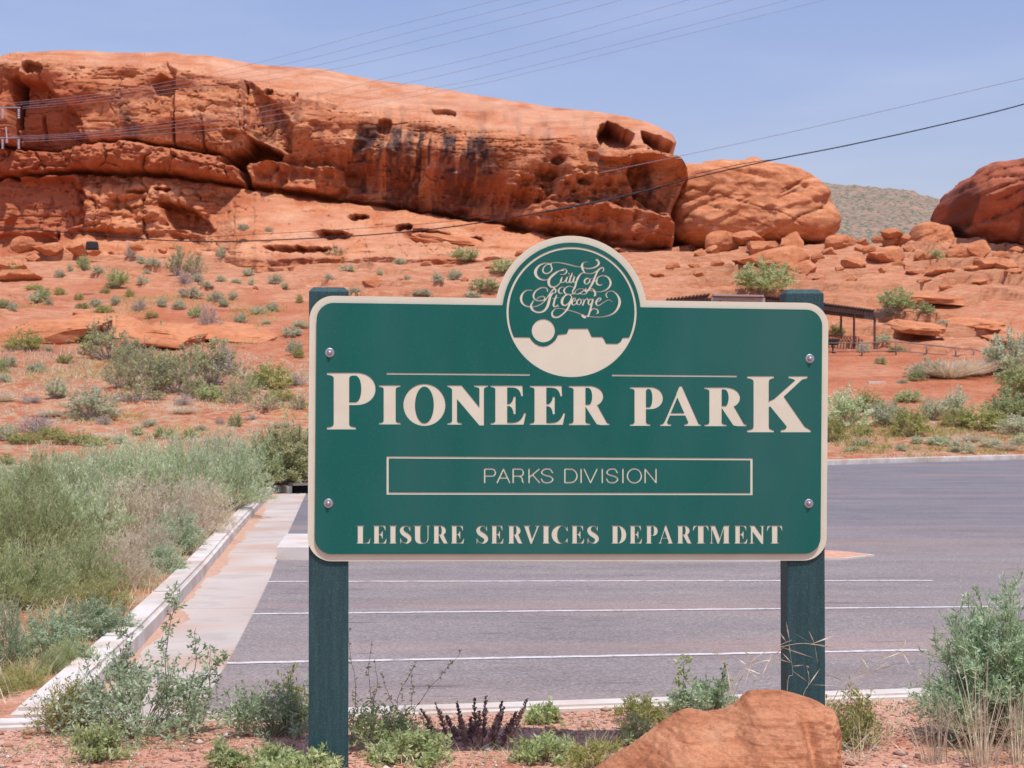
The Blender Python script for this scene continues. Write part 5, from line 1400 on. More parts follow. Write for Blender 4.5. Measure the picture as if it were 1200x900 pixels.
dsp += .012*fr*fbm((Xr+1.3*Zr)/.06, (Zr-Xr)/.4, Yr/.2, 3, 408) - .010*fr*np.clip(fbm(Xr/.05, Yr/.05, Zr/.05, 2, 409)-.35, 0, 1)*6*.3
dsp += rt*(.028*ridged(Xr/.07, Yr/.05, Zr/.05, 4, 407)-.008)
dsp -= .05*fr*np.exp(-((Xr-1.20+.25*(PY_+.25))/.035)**2)*sstep(-.12, -.3, PY_)*1.5        # crevice before the right end
Xr -= .062*sstep(0, -.45, PY_)*sstep(.95, 1.28, PX_)
Zr += dsp*.75; Yr -= dsp*.7; Xr += dsp*.35*sstep(1.2, 1.3, PX_)
o_ = np.array([.95, 6.75, 0.0])
bd = link('sandstone_boulder', mesh('sandstone_boulder', np.stack([Xr, Yr, Zr], -1).reshape(-1, 3)-o_, grid_faces(*Xr.shape)[:, ::-1].copy(), M_front, smooth=True), None, tuple(o_))
tag(bd, 'orange sandstone boulder in the foreground in front of the right post', 'boulder')
# ------------------------------------------------------------------ plants
def leaf_mat(name, c0, c1, c2, trans=.5, rand=.15, scale=7.0):
    m, n, l, p = newmat(name)
    t = N(n, 'TexCoord'); a = N(n, 'TexNoise', i_Scale=scale, i_Detail=3); l.new(t.outputs['Object'], a.inputs['Vector'])
    g = N(n, 'TexWhiteNoise', noise_dimensions='3D'); sn = N(n, 'VectorMath', operation='SNAP'); sn.inputs[1].default_value = (.02,.02,.02)
    l.new(t.outputs['Object'], sn.inputs[0]); l.new(sn.outputs[0], g.inputs['Vector'])
    ad = N(n, 'Math', operation='MULTIPLY_ADD'); ad.inputs[1].default_value = .35; l.new(g.outputs['Value'], ad.inputs[0]); 
    sb = N(n, 'Math', operation='SUBTRACT'); sb.inputs[1].default_value = .175; l.new(a.outputs[0], sb.inputs[0]); l.new(sb.outputs[0], ad.inputs[2])
    r = ramp(n, [(.32, c0), (.5, c1), (.68, c2)]); l.new(ad.outputs[0], r.inputs[0])
    oi = N(n, 'ObjectInfo'); hs = N(n, 'HueSaturation'); mr = N(n, 'MapRange'); mr.inputs['To Min'].default_value = 1-rand; mr.inputs['To Max'].default_value = 1+rand
    l.new(oi.outputs['Random'], mr.inputs[0]); l.new(mr.outputs[0], hs.inputs['Value']); l.new(r.outputs[0], hs.inputs['Color'])
    l.new(hs.outputs[0], p.inputs['Base Color']); p.inputs['Roughness'].default_value = .7; p.inputs['Specular IOR Level'].default_value = .2
    tr = N(n, 'BsdfTranslucent'); l.new(hs.outputs[0], tr.inputs['Color'])
    mx_ = N(n, 'MixShader'); mx_.inputs[0].default_value = trans
    out = n['Material Output']; l.new(p.outputs[0], mx_.inputs[1]); l.new(tr.outputs[0], mx_.inputs[2]); l.new(mx_.outputs[0], out.inputs['Surface'])
    return m
LM = {
 'sage':  leaf_mat('pale_sage_leaves', (.44,.53,.28), (.62,.72,.43), (.76,.82,.58)),
 'grey':  leaf_mat('grey_green_leaves', (.40,.44,.26), (.58,.61,.40), (.72,.74,.54)),
 'green': leaf_mat('green_leaves', (.32,.39,.15), (.47,.54,.25), (.61,.66,.37)),
 'blue':  leaf_mat('blue_green_leaves', (.26,.35,.19), (.41,.52,.31), (.58,.69,.48)),
 'lime':  leaf_mat('yellow_green_leaves', (.34,.36,.10), (.47,.47,.16), (.58,.56,.24)),
 'olive': leaf_mat('olive_leaves', (.33,.36,.16), (.49,.50,.25), (.62,.61,.36)),
 'straw': leaf_mat('dry_straw', (.56,.47,.32), (.70,.60,.43), (.80,.72,.56), trans=.3),
 'dead':  leaf_mat('dead_grey_twigs', (.34,.29,.26), (.48,.42,.38), (.60,.54,.49), trans=.1),
 'purple': leaf_mat('dark_purple_leaves', (.20,.125,.12), (.31,.20,.18), (.44,.33,.26), trans=.25),
}
M_twig = noise_mat('brown_twigs', [(.3, (.15,.105,.08)), (.7, (.28,.21,.16))], scale=20)
M_gtwig = noise_mat('green_stems', [(.3, (.26,.26,.15)), (.7, (.40,.38,.25))], scale=20)

def unit(v): return v/np.maximum(np.linalg.norm(v, axis=-1, keepdims=True), 1e-9)
def leaves(P0, Dr, L, W, g, fold=.0):
    """diamond leaves at P0 pointing along Dr"""
    n_ = len(P0); Dr = unit(Dr)
    side = unit(np.cross(Dr, g.normal(size=(n_, 3))))
    L = np.broadcast_to(np.asarray(L, float), (n_,))[:, None]; W = np.broadcast_to(np.asarray(W, float), (n_,))[:, None]
    a = P0; c = P0 + Dr*L; m_ = P0 + Dr*L*.5
    V = np.stack([a, m_+side*W/2, c, m_-side*W/2], 1).reshape(-1, 3)
    Fq = np.arange(n_*4).reshape(-1, 4)
    return V, Fq
def ribbons(A, B, r0, r1):
    """three-sided thin stems from A to B"""
    n_ = len(A); d = unit(B-A); ref = np.where(np.abs(d[:, 2:]) < .9, np.array([[0,0,1.]]), np.array([[1.,0,0]]))
    s = unit(np.cross(d, ref)); t = np.cross(s, d)
    r0 = np.broadcast_to(np.asarray(r0, float), (n_,))[:, None]; r1 = np.broadcast_to(np.asarray(r1, float), (n_,))[:, None]
    V = []
    for P_, r_ in ((A, r0), (B, r1)):
        for k in range(3):
            an = 2*math.pi*k/3; V.append(P_ + (s*math.cos(an)+t*math.sin(an))*r_)
    V = np.stack(V, 1).reshape(-1, 3); b = (np.arange(n_)*6)[:, None]
    Fq = np.concatenate([b+np.array([[k, (k+1) % 3, 3+(k+1) % 3, 3+k]]) for k in range(3)], 0)
    return V, Fq
def shrub(seed, nb=40, tw=6, lv=8, L=.03, W=.008, H=1.0, S=.5, tl=.16, up=.5, arch=.35, sr=.006, splay=1.0, tlow=.25, lvd=.8, cone=False, dome=1.0):
    g = np.random.default_rng(seed)
    az = g.uniform(0, 2*np.pi, nb); po = np.sqrt(g.uniform(0, 1, nb))*splay       # 0 up .. 1 outwards
    R1 = S*np.sin(po*np.pi/2)*g.uniform(.75, 1.12, nb); Z1 = H*(np.cos(po*np.pi/2)**dome*.9+.1)*g.uniform(.72, 1.08, nb)
    if cone: R1 = S*po*g.uniform(.3, 1, nb); Z1 = H*(1-po*.75)*g.uniform(.7, 1.05, nb)
    E = np.stack([R1*np.cos(az), R1*np.sin(az), Z1], -1); B = E*[.10, .10, 0]+g.normal(0, .02*S, (nb, 3))*[1, 1, 0]
    Mid = B*.5 + E*.5 + np.array([0, 0, 1.])*arch*(R1[:, None])*.6 + g.normal(0, .04, (nb, 3))*S
    m_ = 7; ts = np.linspace(0, 1, m_)
    C_ = ((1-ts)**2)[None, :, None]*B[:, None] + (2*ts*(1-ts))[None, :, None]*Mid[:, None] + (ts**2)[None, :, None]*E[:, None]
    C_[:, 1:-1] += g.normal(0, .018, (nb, m_-2, 3))*S
    rr = sr*(1-.75*ts)
    SV, SF = ribbons(C_[:, :-1].reshape(-1, 3), C_[:, 1:].reshape(-1, 3), np.tile(rr[:-1], nb), np.tile(rr[1:], nb))
    # twigs
    bi = np.repeat(np.arange(nb), tw); tt_ = g.uniform(tlow, 1.0, nb*tw)**.8
    fi = tt_*(m_-1); i0 = np.minimum(fi.astype(int), m_-2); fr = (fi-i0)[:, None]
    T0 = C_[bi, i0]*(1-fr) + C_[bi, i0+1]*fr; td = unit(C_[bi, i0+1]-C_[bi, i0])
    tdir = unit(td*.7 + unit(g.normal(size=(nb*tw, 3)))*.8 + np.array([0, 0, up]))
    tlen = tl*g.uniform(.5, 1.2, nb*tw)[:, None]
    T1 = T0 + tdir*tlen; T1[:, 2] = np.maximum(T1[:, 2], .015*H)
    V2, F2 = ribbons(T0, T1, sr*.4, sr*.12)
    SVa = np.vstack([SV, V2]); SFa = np.vstack([SF, F2+len(SV)])
    li = np.repeat(np.arange(nb*tw), lv); lt = g.uniform(.05, 1.0, len(li))[:, None]
    P0 = T0[li]*(1-lt)+T1[li]*lt
    dr = unit(tdir[li]*(1-lvd) + unit(g.normal(size=(len(li), 3)))*lvd + np.array([0, 0, .25]))
    LV, LF = leaves(P0, dr, L*g.uniform(.6, 1.25, len(li)), W*g.uniform(.7, 1.2, len(li)), g)
    LV[:, 2] = np.maximum(LV[:, 2], .004)
    return (SVa, SFa), (LV, LF)
def spikes(seed, n_=400, H=1.0, S=.5, W=.006, lean=.6, seg=3, curl=.25):
    """grass-like blades rising from a tuft"""
    g = np.random.default_rng(seed)
    az = g.uniform(0, 2*np.pi, n_); r0 = S*.35*np.sqrt(g.uniform(0, 1, n_)); ln = g.uniform(0, 1, n_)**.8*lean
    h = H*g.uniform(.55, 1.08, n_)*(1-.25*ln)
    B = np.stack([r0*np.cos(az), r0*np.sin(az), 0*az], -1)
    d = np.stack([np.cos(az+g.normal(0, .5, n_))*ln*S*1.3, np.sin(az+g.normal(0, .5, n_))*ln*S*1.3, h], -1)
    side = unit(np.cross(d, g.normal(size=(n_, 3))))*W*.5
    V = []; Fq = []
    ts = np.linspace(0, 1, seg+1)
    pts = [B + d*t*np.array([1, 1, 1]) + np.stack([d[:, 0]*curl*t*t, d[:, 1]*curl*t*t, -curl*.5*np.hypot(d[:, 0], d[:, 1])*t*t], -1) for t in ts]
    V = np.stack([q for i, p_ in enumerate(pts) for q in (p_-side*(1-.85*ts[i]), p_+side*(1-.85*ts[i]))], 1).reshape(-1, 3)
    b = (np.arange(n_)*(2*(seg+1)))[:, None]
    Fq = np.concatenate([b+np.array([[2*k, 2*k+1, 2*k+3, 2*k+2]]) for k in range(seg)], 0)
    return V, Fq

def pmesh(name, vf, mat): return mesh(name, vf[0], vf[1], mat)
def plant_proto(stem, fol, smat, fmat):
    return (pmesh('stems', stem, smat) if stem is not None else None, pmesh('foliage', fol, fmat))
def plant(name, proto, loc_, scale, rz, label, cat, group=None):
    o = empty(name, loc_, rz); o.scale = scale
    if proto[0] is not None: link('stems', proto[0], o)
    link('foliage', proto[1], o)
    tag(o, label, cat, group); return o

# far shrubs: six shapes, any leaf colour
FAR = {}
def far(kind, var):
    k = (kind, var)
    if k not in FAR:
        if kind == 'olive': st, fo = shrub(300+var, 40, 6, 6, .06, .028, .92, .5, .15, .5, .1, .010, .95, .35, .8)
        elif kind == 'dead': st, fo = shrub(320+var, 60, 9, 3, .07, .013, .95, .5, .2, .3, .2, .010, 1.0, .2, .5)
        elif kind == 'straw': st, fo = None, spikes(330+var, 700, .95, .5, .018, .9)
        elif kind == 'lime': st, fo = shrub(340+var, 60, 7, 5, .08, .030, .93, .48, .13, .7, .2, .008, 1.0, .3, .6)
        else: st, fo = shrub(350+var, 56, 7, 6, .07, .030, .93, .48, .12, .5, .3, .008, 1.0, .3, .85)
        FAR[k] = plant_proto(st, fo, LM['dead'] if kind in ('grey', 'dead', 'olive') else M_gtwig, LM[kind])
    return FAR[k]
words = {'grey': 'grey-green', 'sage': 'pale sage-green', 'green': 'green', 'olive': 'open olive-green', 'dead': 'dead grey', 'straw': 'straw-coloured', 'lime': 'yellow-green'}
def shrubs(lst, where, gname, dist=None):
    for i, t in enumerate(lst):
        u, v, w_, h_, kind = t[:5]
        p_ = hit(u, v) if dist is None else upx(u, v, dist)
        s = p_.y/F; size = 'large' if w_*h_ > 1100 else ('small' if w_*h_ < 260 else 'mid-sized')
        lab = t[5] if len(t) > 5 else '%s %s %s %s' % (size, words[kind], 'clump of grass' if kind == 'straw' else 'desert shrub', where)
        o = plant('desert_shrub', far(kind, i % 3), p_ - Vector((0, 0, .04)), (w_*s*1.32, w_*s*1.15, h_*s*1.2), random.uniform(0, 6.28), lab, 'shrub', gname if len(t) <= 5 else gname)
g_, s_k, y_, o_, d_ = 'green', 'grey', 'lime', 'olive', 'dead'
shrubs([(16,318,18,12,g_,'green tuft in the shade at the foot of the left cliff wall'),(98,318,17,18,g_),(115,321,15,10,s_k),(70,325,13,10,s_k),(153,303,12,16,d_),(165,309,13,10,s_k),(178,314,14,12,s_k),(137,338,28,22,g_),(167,334,13,10,s_k),
 (185,318,10,8,s_k),(205,312,12,9,s_k),(82,318,8,9,s_k),(172,322,9,7,s_k)], 'under the left cliff wall', 'shrubs on the upper left slope')
shrubs([(50,352,20,18,g_),(42,355,18,12,s_k),(70,346,14,9,y_),(57,358,10,9,s_k),(4,362,14,12,g_),(15,365,12,12,s_k),(123,344,10,8,y_),(92,352,10,9,y_),(97,362,16,8,y_),(112,360,16,11,s_k),(135,358,12,12,s_k),(152,348,12,9,y_),(163,364,16,16,d_),(190,360,14,12,s_k),
 (122,366,24,8,y_),(40,340,18,8,y_),(59,391,9,10,g_,'small dark green tuft under the left rock ledge'),(188,396,18,18,g_,'dark green bush growing from the middle red ledge on the left slope'),(178,372,14,9,y_),(90,392,12,8,s_k)], 'above the red rock ledges at the left', 'shrubs above the left rock ledges')
shrubs([(208,324,28,34,o_,'tall olive bush with bare stems below the white patch on the upper slope'),(228,326,26,30,o_),(260,305,14,13,s_k),(215,333,17,16,d_),(231,331,16,10,s_k),(259,330,12,8,s_k),(277,332,12,7,s_k),(291,324,15,10,s_k),(295,335,10,9,s_k),(323,333,16,13,s_k),(334,339,11,7,s_k),
 (222,349,28,14,s_k),(253,354,20,14,s_k),(273,351,13,10,s_k),(240,338,18,8,s_k),(210,362,16,12,s_k),(262,360,14,9,s_k),(230,372,20,14,g_),(303,368,20,11,s_k),(319,365,15,11,s_k),(283,378,18,11,s_k),(342,395,26,14,s_k),(345,415,20,17,s_k),(300,390,12,6,s_k),(313,380,12,5,s_k),
 (245,389,28,32,d_,'dead grey branching shrub at the left end of the red ledge on the left slope'),(351,355,9,11,y_,'small yellow-green tuft alone just left of the left post top'),(352,384,18,10,s_k)], 'on the slope left of the left post', 'shrubs on the slope left of the left post')
shrubs([(28,410,36,25,y_,'wide yellow-green bush below the left edge rock ledge'),(57,412,12,8,s_k),(80,403,14,8,s_k),(43,436,22,14,s_k),(77,426,18,12,y_,'round yellow-green tuft on bare red soil at the left'),(4,437,14,18,g_),(5,448,16,12,s_k),(66,467,28,24,s_k,'rounded grey-green bush with dark base on bare red soil'),(36,472,22,10,d_),
 (108,492,54,42,s_k,'large grey-green bush with dead dark wood at its lower left'),(122,498,16,12,d_),(125,422,54,48,o_),(158,440,50,40,o_),(178,458,60,48,o_),(208,460,56,42,o_),(250,452,70,52,o_),(228,466,28,26,o_),(318,456,44,30,y_,'bright yellow-green bush left of the left post'),(346,452,22,16,d_),(275,472,40,26,o_),(310,480,36,26,o_),(264,440,30,36,d_),(145,430,26,22,'green'),
 (276,500,16,17,g_),(294,492,14,8,d_),(160,510,16,11,g_),(45,508,46,24,d_),(30,520,40,16,y_),(85,520,52,15,y_),(192,514,24,16,g_),(8,545,18,16,'green'),(140,470,20,10,d_),(258,497,12,8,d_),(330,500,20,8,'straw'),(5,470,22,12,'straw'),(60,488,30,8,'straw'),(120,515,30,10,'straw'),(215,485,24,10,'straw'),(250,520,30,10,'straw'),(350,420,14,16,y_),
 (140,455,40,34,o_),(165,470,46,26,o_),(225,440,44,34,o_),(192,442,40,30,'green'),(285,462,36,26,o_),(300,455,26,20,'green'),(245,470,34,20,'green'),(155,425,34,24,o_),(110,405,30,20,'green'),(215,475,20,14,d_),(60,515,34,16,y_),(110,522,30,13,y_),(8,516,30,20,s_k),(140,520,24,12,s_k),(330,470,26,18,y_),(350,480,20,20,o_),(222,515,20,13,y_),(235,505,14,9,s_k),(175,500,18,10,s_k),(10,430,20,14,s_k),(30,392,16,10,s_k),(120,400,16,10,y_)], 'in the scrub above the left verge', 'shrubs in the scrub left of the sign')
shrubs([(440,293,18,10,y_),(455,306,12,12,y_),(480,302,20,14,y_),(468,310,14,9,s_k),(395,307,26,14,o_),(407,318,18,9,s_k),(520,296,46,26,g_),(543,308,36,18,g_),(521,311,10,9,d_),(590,322,32,18,g_),(533,328,18,12,s_k),(512,333,16,12,s_k),(568,342,36,16,g_),(495,347,24,9,s_k),(552,349,24,8,s_k),(415,345,16,8,s_k),(445,323,9,7,s_k),(477,329,8,7,s_k),(400,292,16,7,g_),(600,338,20,14,g_),(385,330,12,8,s_k)],
 'on the slope above the sign', 'shrubs on the slope above the sign')
shrubs([(285,270,15,9,s_k,'lone grey-green shrub on the bare rock apron below the cave')], '', 'shrubs on the rock apron', dist=117)
shrubs([(315,271,10,6,s_k,'tiny grey-green shrub right of the lone one on the rock apron')], '', 'shrubs on the rock apron', dist=116.5)
shrubs([(897,346,66,42,g_,'large feathery green bush on the rocks above the right post'),(1050,368,42,27,g_,'green bush left one of a pair on the rock above the fence'),(1084,370,24,14,g_,'low green bush right one of a pair on the rock above the fence'),(1046,373,24,14,d_),(980,393,18,13,y_,'yellow-green tuft between the shelter posts'),(1036,403,22,10,s_k),(1012,413,16,12,s_k),(1050,412,20,7,y_),(1032,427,14,10,g_),
 (1095,304,20,12,g_,'green tuft growing below the pale upright boulder'),(1040,372,18,9,s_k),(1105,380,14,6,s_k)], 'on the rocky slope around the shelter', 'shrubs around the shelter')
shrubs([(1188,440,66,56,s_k,'big grey-green bush at the right edge above the path'),(1195,468,60,46,g_,'big green bush at the right edge of the path'),(1085,443,40,22,s_k),(1112,443,52,22,'straw'),(1142,440,46,22,'straw'),(1075,447,20,16,g_),(1057,449,13,6,s_k),(1165,436,30,20,s_k)], 'on the knoll by the path', 'plants on the knoll by the path')
shrubs([(988,503,52,50,'sage','large pale sage bush touching the right edge of the sign'),(1016,482,40,24,y_),(976,518,32,30,y_),(1065,471,34,16,g_,'dark green rounded bush at the top of the verge bushes'),(1042,500,44,28,s_k),(1066,512,42,34,y_),(1045,497,36,26,y_),(1092,492,32,26,s_k),(1120,487,38,30,s_k),(1121,500,32,24,y_),(1150,503,54,26,y_),(1178,492,52,32,g_),(1192,508,42,22,s_k),(1010,523,28,9,s_k),(1055,528,16,9,s_k),
 (1100,522,30,13,s_k),(1101,518,26,9,y_),(1127,531,30,18,s_k),(1010,510,26,12,y_),(1162,524,30,10,s_k),(1196,522,26,13,s_k),(1000,528,18,7,s_k),(1075,520,16,10,s_k),(1200,488,40,24,g_),(1140,518,24,9,'straw'),(1180,527,24,8,'straw'),(1030,488,30,18,s_k)], 'on the verge beyond the parking lot', 'shrubs on the verge beyond the lot')

# ---- roadside bushes, left
NEAR = {}
def near(kind, var):
    k = (kind, var)
    if k not in NEAR:
        g0 = 500+17*var+len(kind)
        if kind == 'sage': st, fo = shrub(g0, 170, 9, 10, .040, .0072, .95, .5, .13, .75, .25, .0035, 1.0, .35, .45)
        elif kind == 'green': st, fo = shrub(g0, 170, 9, 10, .042, .0070, .95, .5, .14, .95, .2, .003, 1.0, .25, .35)
        elif kind == 'straw': st, fo = shrub(g0, 190, 9, 6, .045, .0055, .95, .5, .17, .7, .3, .0035, 1.0, .2, .5)
        elif kind == 'blue': st, fo = shrub(g0, 90, 8, 9, .045, .016, .95, .5, .13, .5, .4, .004, 1.0, .3, .75)
        elif kind == 'lime': st, fo = shrub(g0, 140, 9, 9, .035, .009, .95, .5, .12, .8, .3, .003, 1.0, .25, .6)
        else: st, fo = shrub(g0, 230, 9, 11, .034, .014, .95, .5, .11, .5, .3, .004, 1.0, .4, .8)
        smat = M_gtwig if kind in ('sage', 'green', 'blue', 'lime') else (LM['straw'] if kind == 'straw' else M_twig)
        NEAR[k] = plant_proto(st, fo, smat, LM[kind])
    return NEAR[k]
NW = {'sage': 'pale feathery sage-green bush', 'green': 'soft green grassy bush', 'straw': 'dry tan bush gone to straw', 'blue': 'blue-green leafy weed', 'olive': 'dense dark-leaved olive bush', 'lime': 'low yellow-green weed'}
def roadside(lst, where, gname, name='roadside_bush', cat='bush'):
    for i, t in enumerate(lst):
        u, v, w_, h_, kind = t[:5]; p_ = hit(u, v); s = p_.y/F
        plant(name, near(kind, i % 2), p_ - Vector((0, 0, .02)), (w_*s*1.1, w_*s*1.0, h_*s*1.1), random.uniform(0, 6.28),
              t[5] if len(t) > 5 else NW[kind] + ' ' + where, cat, gname)
roadside([(335,571,100,76,'olive','dense olive-leaved bush in the far kerb corner beside the left post'),(300,572,76,66,'sage'),(262,574,90,68,'sage'),(215,572,90,64,'sage'),(160,573,100,60,'sage'),(105,574,90,56,'sage'),(50,576,90,50,'sage'),(0,577,90,40,'sage'),(-50,577,90,44,'sage')],
 'in the far row along the left kerb', 'bushes of the far row on the left verge')
roadside([(268,600,90,88,'sage'),(218,604,100,90,'sage'),(165,606,110,88,'sage'),(110,608,110,84,'sage'),(58,612,110,78,'green'),(5,612,110,66,'sage'),(-50,614,110,66,'green')], 'in the second row on the left verge', 'bushes of the second row on the left verge')
roadside([(238,628,80,70,'straw'),(198,642,100,86,'straw'),(150,646,110,92,'straw'),(96,650,120,104,'sage'),(40,656,120,100,'green'),(-15,652,120,90,'green'),(225,612,50,50,'sage')], 'in the middle of the left verge', 'bushes in the middle of the left verge')
roadside([(178,668,70,60,'straw'),(140,690,90,70,'straw'),(90,700,110,80,'green'),(30,712,120,84,'green'),(-20,716,110,80,'green'),(115,716,70,46,'lime')], 'in the near part of the left verge', 'bushes in the near part of the left verge')
roadside([(205,650,70,56,'blue','leafy blue-green weed leaning over the left kerb halfway along'),(190,672,60,36,'blue'),(100,748,90,52,'blue'),(60,770,90,60,'blue'),(130,742,60,40,'blue'),(10,786,50,86,'blue','tall blue-green weed at the left edge of the photo'),(85,780,60,36,'green'),(28,806,64,36,'lime'),(-10,815,70,40,'lime'),(60,790,46,34,'green'),(215,590,30,30,'straw')], 'beside the near end of the left kerb', 'weeds beside the left kerb', 'roadside_weed', 'weed')

# ---- weeds on the near strip of red soil, each its own shape
def solo(seed, u, v, w_, h_, kind, label, smat=None, name='weed', cat='weed', fn=None, **kw):
    p_ = hit(u, v); s = p_.y/F
    st, fo = (fn or shrub)(seed, H=h_*s*1.02, S=w_*s*.5, **kw)
    pr = plant_proto(st, fo, smat or M_gtwig, LM[kind])
    return plant(name, pr, p_-Vector((0,0,.01)), (1,1,1), random.uniform(0, 6.28), label, cat)
W1 = dict(nb=42, tw=7, lv=8, L=.032, W=.012, tl=.14, sr=.0035, up=.35, arch=.3, lvd=.8)
o = solo(701, 165, 862, 200, 92, 'blue', 'big sprawling blue-green weed with tall stalks in front of the left kerb', **{**W1, 'nb': 66, 'tw': 8, 'dome': 1.0})
# its tall leafy stalks
def stalk(seed, u, v, h_px, lean, kind, label=None, parent=None, nleaf=26, tlen=.09, L=.032, W=.011, r=.004):
    g = np.random.default_rng(seed); p_ = hit(u, v); s = p_.y/F; H = h_px*s
    n_ = 14; ts = np.linspace(0, 1, n_)
    pts = np.stack([lean[0]*s*ts**1.3 + .012*np.sin(ts*7+seed), lean[1]*ts, H*ts], -1); pts[:, :2] += g.normal(0, .004, (n_, 2))
    SV, SF = ribbons(pts[:-1], pts[1:], r*(1-.7*ts[:-1]), r*(1-.7*ts[1:]))
    ti = g.uniform(.15, 1, nleaf*2); fi = ti*(n_-1); i0 = np.minimum(fi.astype(int), n_-2); fr = (fi-i0)[:, None]
    T0 = pts[i0]*(1-fr)+pts[i0+1]*fr; az = g.uniform(0, 6.28, len(ti))
    td = unit(np.stack([np.cos(az), np.sin(az), g.uniform(.1, .7, len(ti))], -1)); T1 = T0+td*(tlen*(1.25-ti)*g.uniform(.6, 1.2, len(ti)))[:, None]
    V2, F2 = ribbons(T0, T1, r*.3, r*.15)
    li = np.repeat(np.arange(len(ti)), 7); lt = g.uniform(.2, 1.05, len(li))[:, None]
    LV, LF = leaves(T0[li]*(1-lt)+T1[li]*lt, td[li]*.5+unit(g.normal(size=(len(li), 3)))*.7, L*g.uniform(.5, 1.1, len(li)), W, g)
    if parent is None:
        return plant('weed', plant_proto((np.vstack([SV, V2]), np.vstack([SF, F2+len(SV)])), (LV, LF), M_twig, LM[kind]), p_, (1,1,1), 0, label, 'weed')
    off = np.array(p_-parent.location); c, s_ = math.cos(-parent.rotation_euler.z), math.sin(-parent.rotation_euler.z)
    Rm = np.array([[c, -s_, 0], [s_, c, 0], [0, 0, 1]])
    link('stalk', mesh('stalk', (np.vstack([SV, V2])+off)@Rm.T, np.vstack([SF, F2+len(SV)]), M_twig), parent)
    link('foliage', mesh('foliage', (LV+off)@Rm.T, LF, LM[kind]), parent)
stalk(1, 192, 862, 180, (12, .02), 'blue', parent=o, nleaf=30, tlen=.12)
stalk(2, 143, 862, 132, (-4, .03), 'blue', parent=o, nleaf=24, tlen=.11)
stalk(3, 222, 862, 125, (6, .02), 'blue', parent=o, nleaf=12, tlen=.09)
stalk(4, 240, 860, 105, (8, .02), 'blue', parent=o, nleaf=14, tlen=.09)
stalk(5, 120, 862, 105, (-22, .02), 'blue', parent=o, nleaf=14, tlen=.08)
stalk(6, 205, 862, 95, (60, .02), 'blue', parent=o, nleaf=20, tlen=.10)
solo(702, 80, 858, 90, 50, 'lime', 'yellowish weed with reddish stems at the left kerb corner', smat=M_twig, **{**W1, 'lv': 7, 'L': .026, 'W': .008, 'nb': 44})
solo(703, 118, 893, 62, 48, 'green', 'small bushy green weed nearest the camera at the left', **{**W1, 'nb': 30, 'tl': .06, 'L': .03, 'W': .012})
solo(704, 318, 863, 104, 64, 'blue', 'upright blue-green weed just left of the left post', **{**W1, 'nb': 34, 'tw': 8})
solo(712, 345, 858, 50, 66, 'lime', 'yellow-green weed touching the left side of the left post', **{**W1, 'nb': 22, 'tw': 7})
solo(705, 264, 902, 40, 34, 'green', 'low green plant at the bottom edge left of the left post', **{**W1, 'nb': 22, 'tl': .05})
solo(706, 318, 905, 70, 26, 'green', 'wide low green plant at the foot of the left post', **{**W1, 'nb': 30, 'tl': .05})
solo(716, 372, 908, 60, 36, 'green', 'green sprigs in front of the left post foot', **{**W1, 'nb': 20, 'tl': .05})
o = solo(707, 445, 878, 104, 48, 'green', 'sprawling green weed with long thin twigs right of the left post', **{**W1, 'nb': 34, 'L': .03, 'W': .011})
for i_, (u, h_, ln) in enumerate(((415,135,-4),(432,120,4),(455,95,30),(470,110,70),(440,100,-2),(475,90,10),(462,85,-12))):
    stalk(30+i_, u, 872, h_, (ln, .02), 'lime', parent=o, nleaf=9, tlen=.025, L=.012, W=.006, r=.0025)
solo(708, 485, 893, 100, 34, 'green', 'low pale-green leafy clump between the left post and the purple plant', **{**W1, 'nb': 40, 'tl': .06, 'L': .03, 'W': .013})
def purple(seed, u, v, w_, h_, label):
    g = np.random.default_rng(seed); p_ = hit(u, v); s = p_.y/F
    root = empty('spiky_weed', p_); tag(root, label, 'weed')
    for k in range(17):
        x = (k/16-.5)*w_*s + g.normal(0, .012); H = h_*s*(g.uniform(.45, .8) if k not in (2, 8, 10, 13, 16) else g.uniform(.85, 1.0)); y = g.normal(0, .05)
        n_ = 10; ts = np.linspace(0, 1, n_); pts = np.stack([x*.7+x*.45*ts, y*(1+.3*ts), H*ts], -1)
        SV, SF = ribbons(pts[:-1], pts[1:], .0045*(1-.6*ts[:-1]), .0045*(1-.6*ts[1:]))
        q = g.uniform(.12, 1, 130); P0 = np.stack([np.interp(q, ts, pts[:, j]) for j in range(3)], -1)
        az = g.uniform(0, 6.28, 130); dr = np.stack([np.cos(az), np.sin(az), g.uniform(.5, 1.4, 130)], -1)
        LV, LF = leaves(P0, dr, .034*(1.15-q)*g.uniform(.7, 1.2, 130)+.006, .010, g)
        link('spike', mesh('spike', np.vstack([SV, LV]), np.vstack([SF, LF+len(SV)]), LM['purple']), root)
    return root
purple(41, 557, 876, 104, 62, 'dark purple spiky plant in the middle of the near soil strip')
solo(709, 640, 893, 80, 30, 'green', 'low green clump right of the purple spiky plant', **{**W1, 'nb': 32, 'tl': .06, 'L': .03, 'W': .012})
solo(713, 635, 848, 44, 24, 'green', 'tiny green weed at the near kerb right of the purple plant', **{**W1, 'nb': 14, 'tl': .05})
solo(710, 700, 900, 70, 34, 'lime', 'thin yellow-green tuft left of the foreground boulder', **{**W1, 'nb': 24, 'tl': .05, 'W': .006})
solo(711, 752, 846, 60, 34, 'lime', 'yellow-green tuft at the near kerb above the boulder slope', **{**W1, 'nb': 26, 'tl': .06, 'W': .007})
solo(714, 745, 872, 60, 34, 'green', 'small green tuft beside the left flank of the boulder', **{**W1, 'nb': 20, 'tl': .05, 'W': .007})
o = solo(715, 828, 838, 92, 42, 'blue', 'grey-green plant behind the boulder with one tall leafy stalk', **{**W1, 'nb': 40, 'tl': .07, 'W': .012})
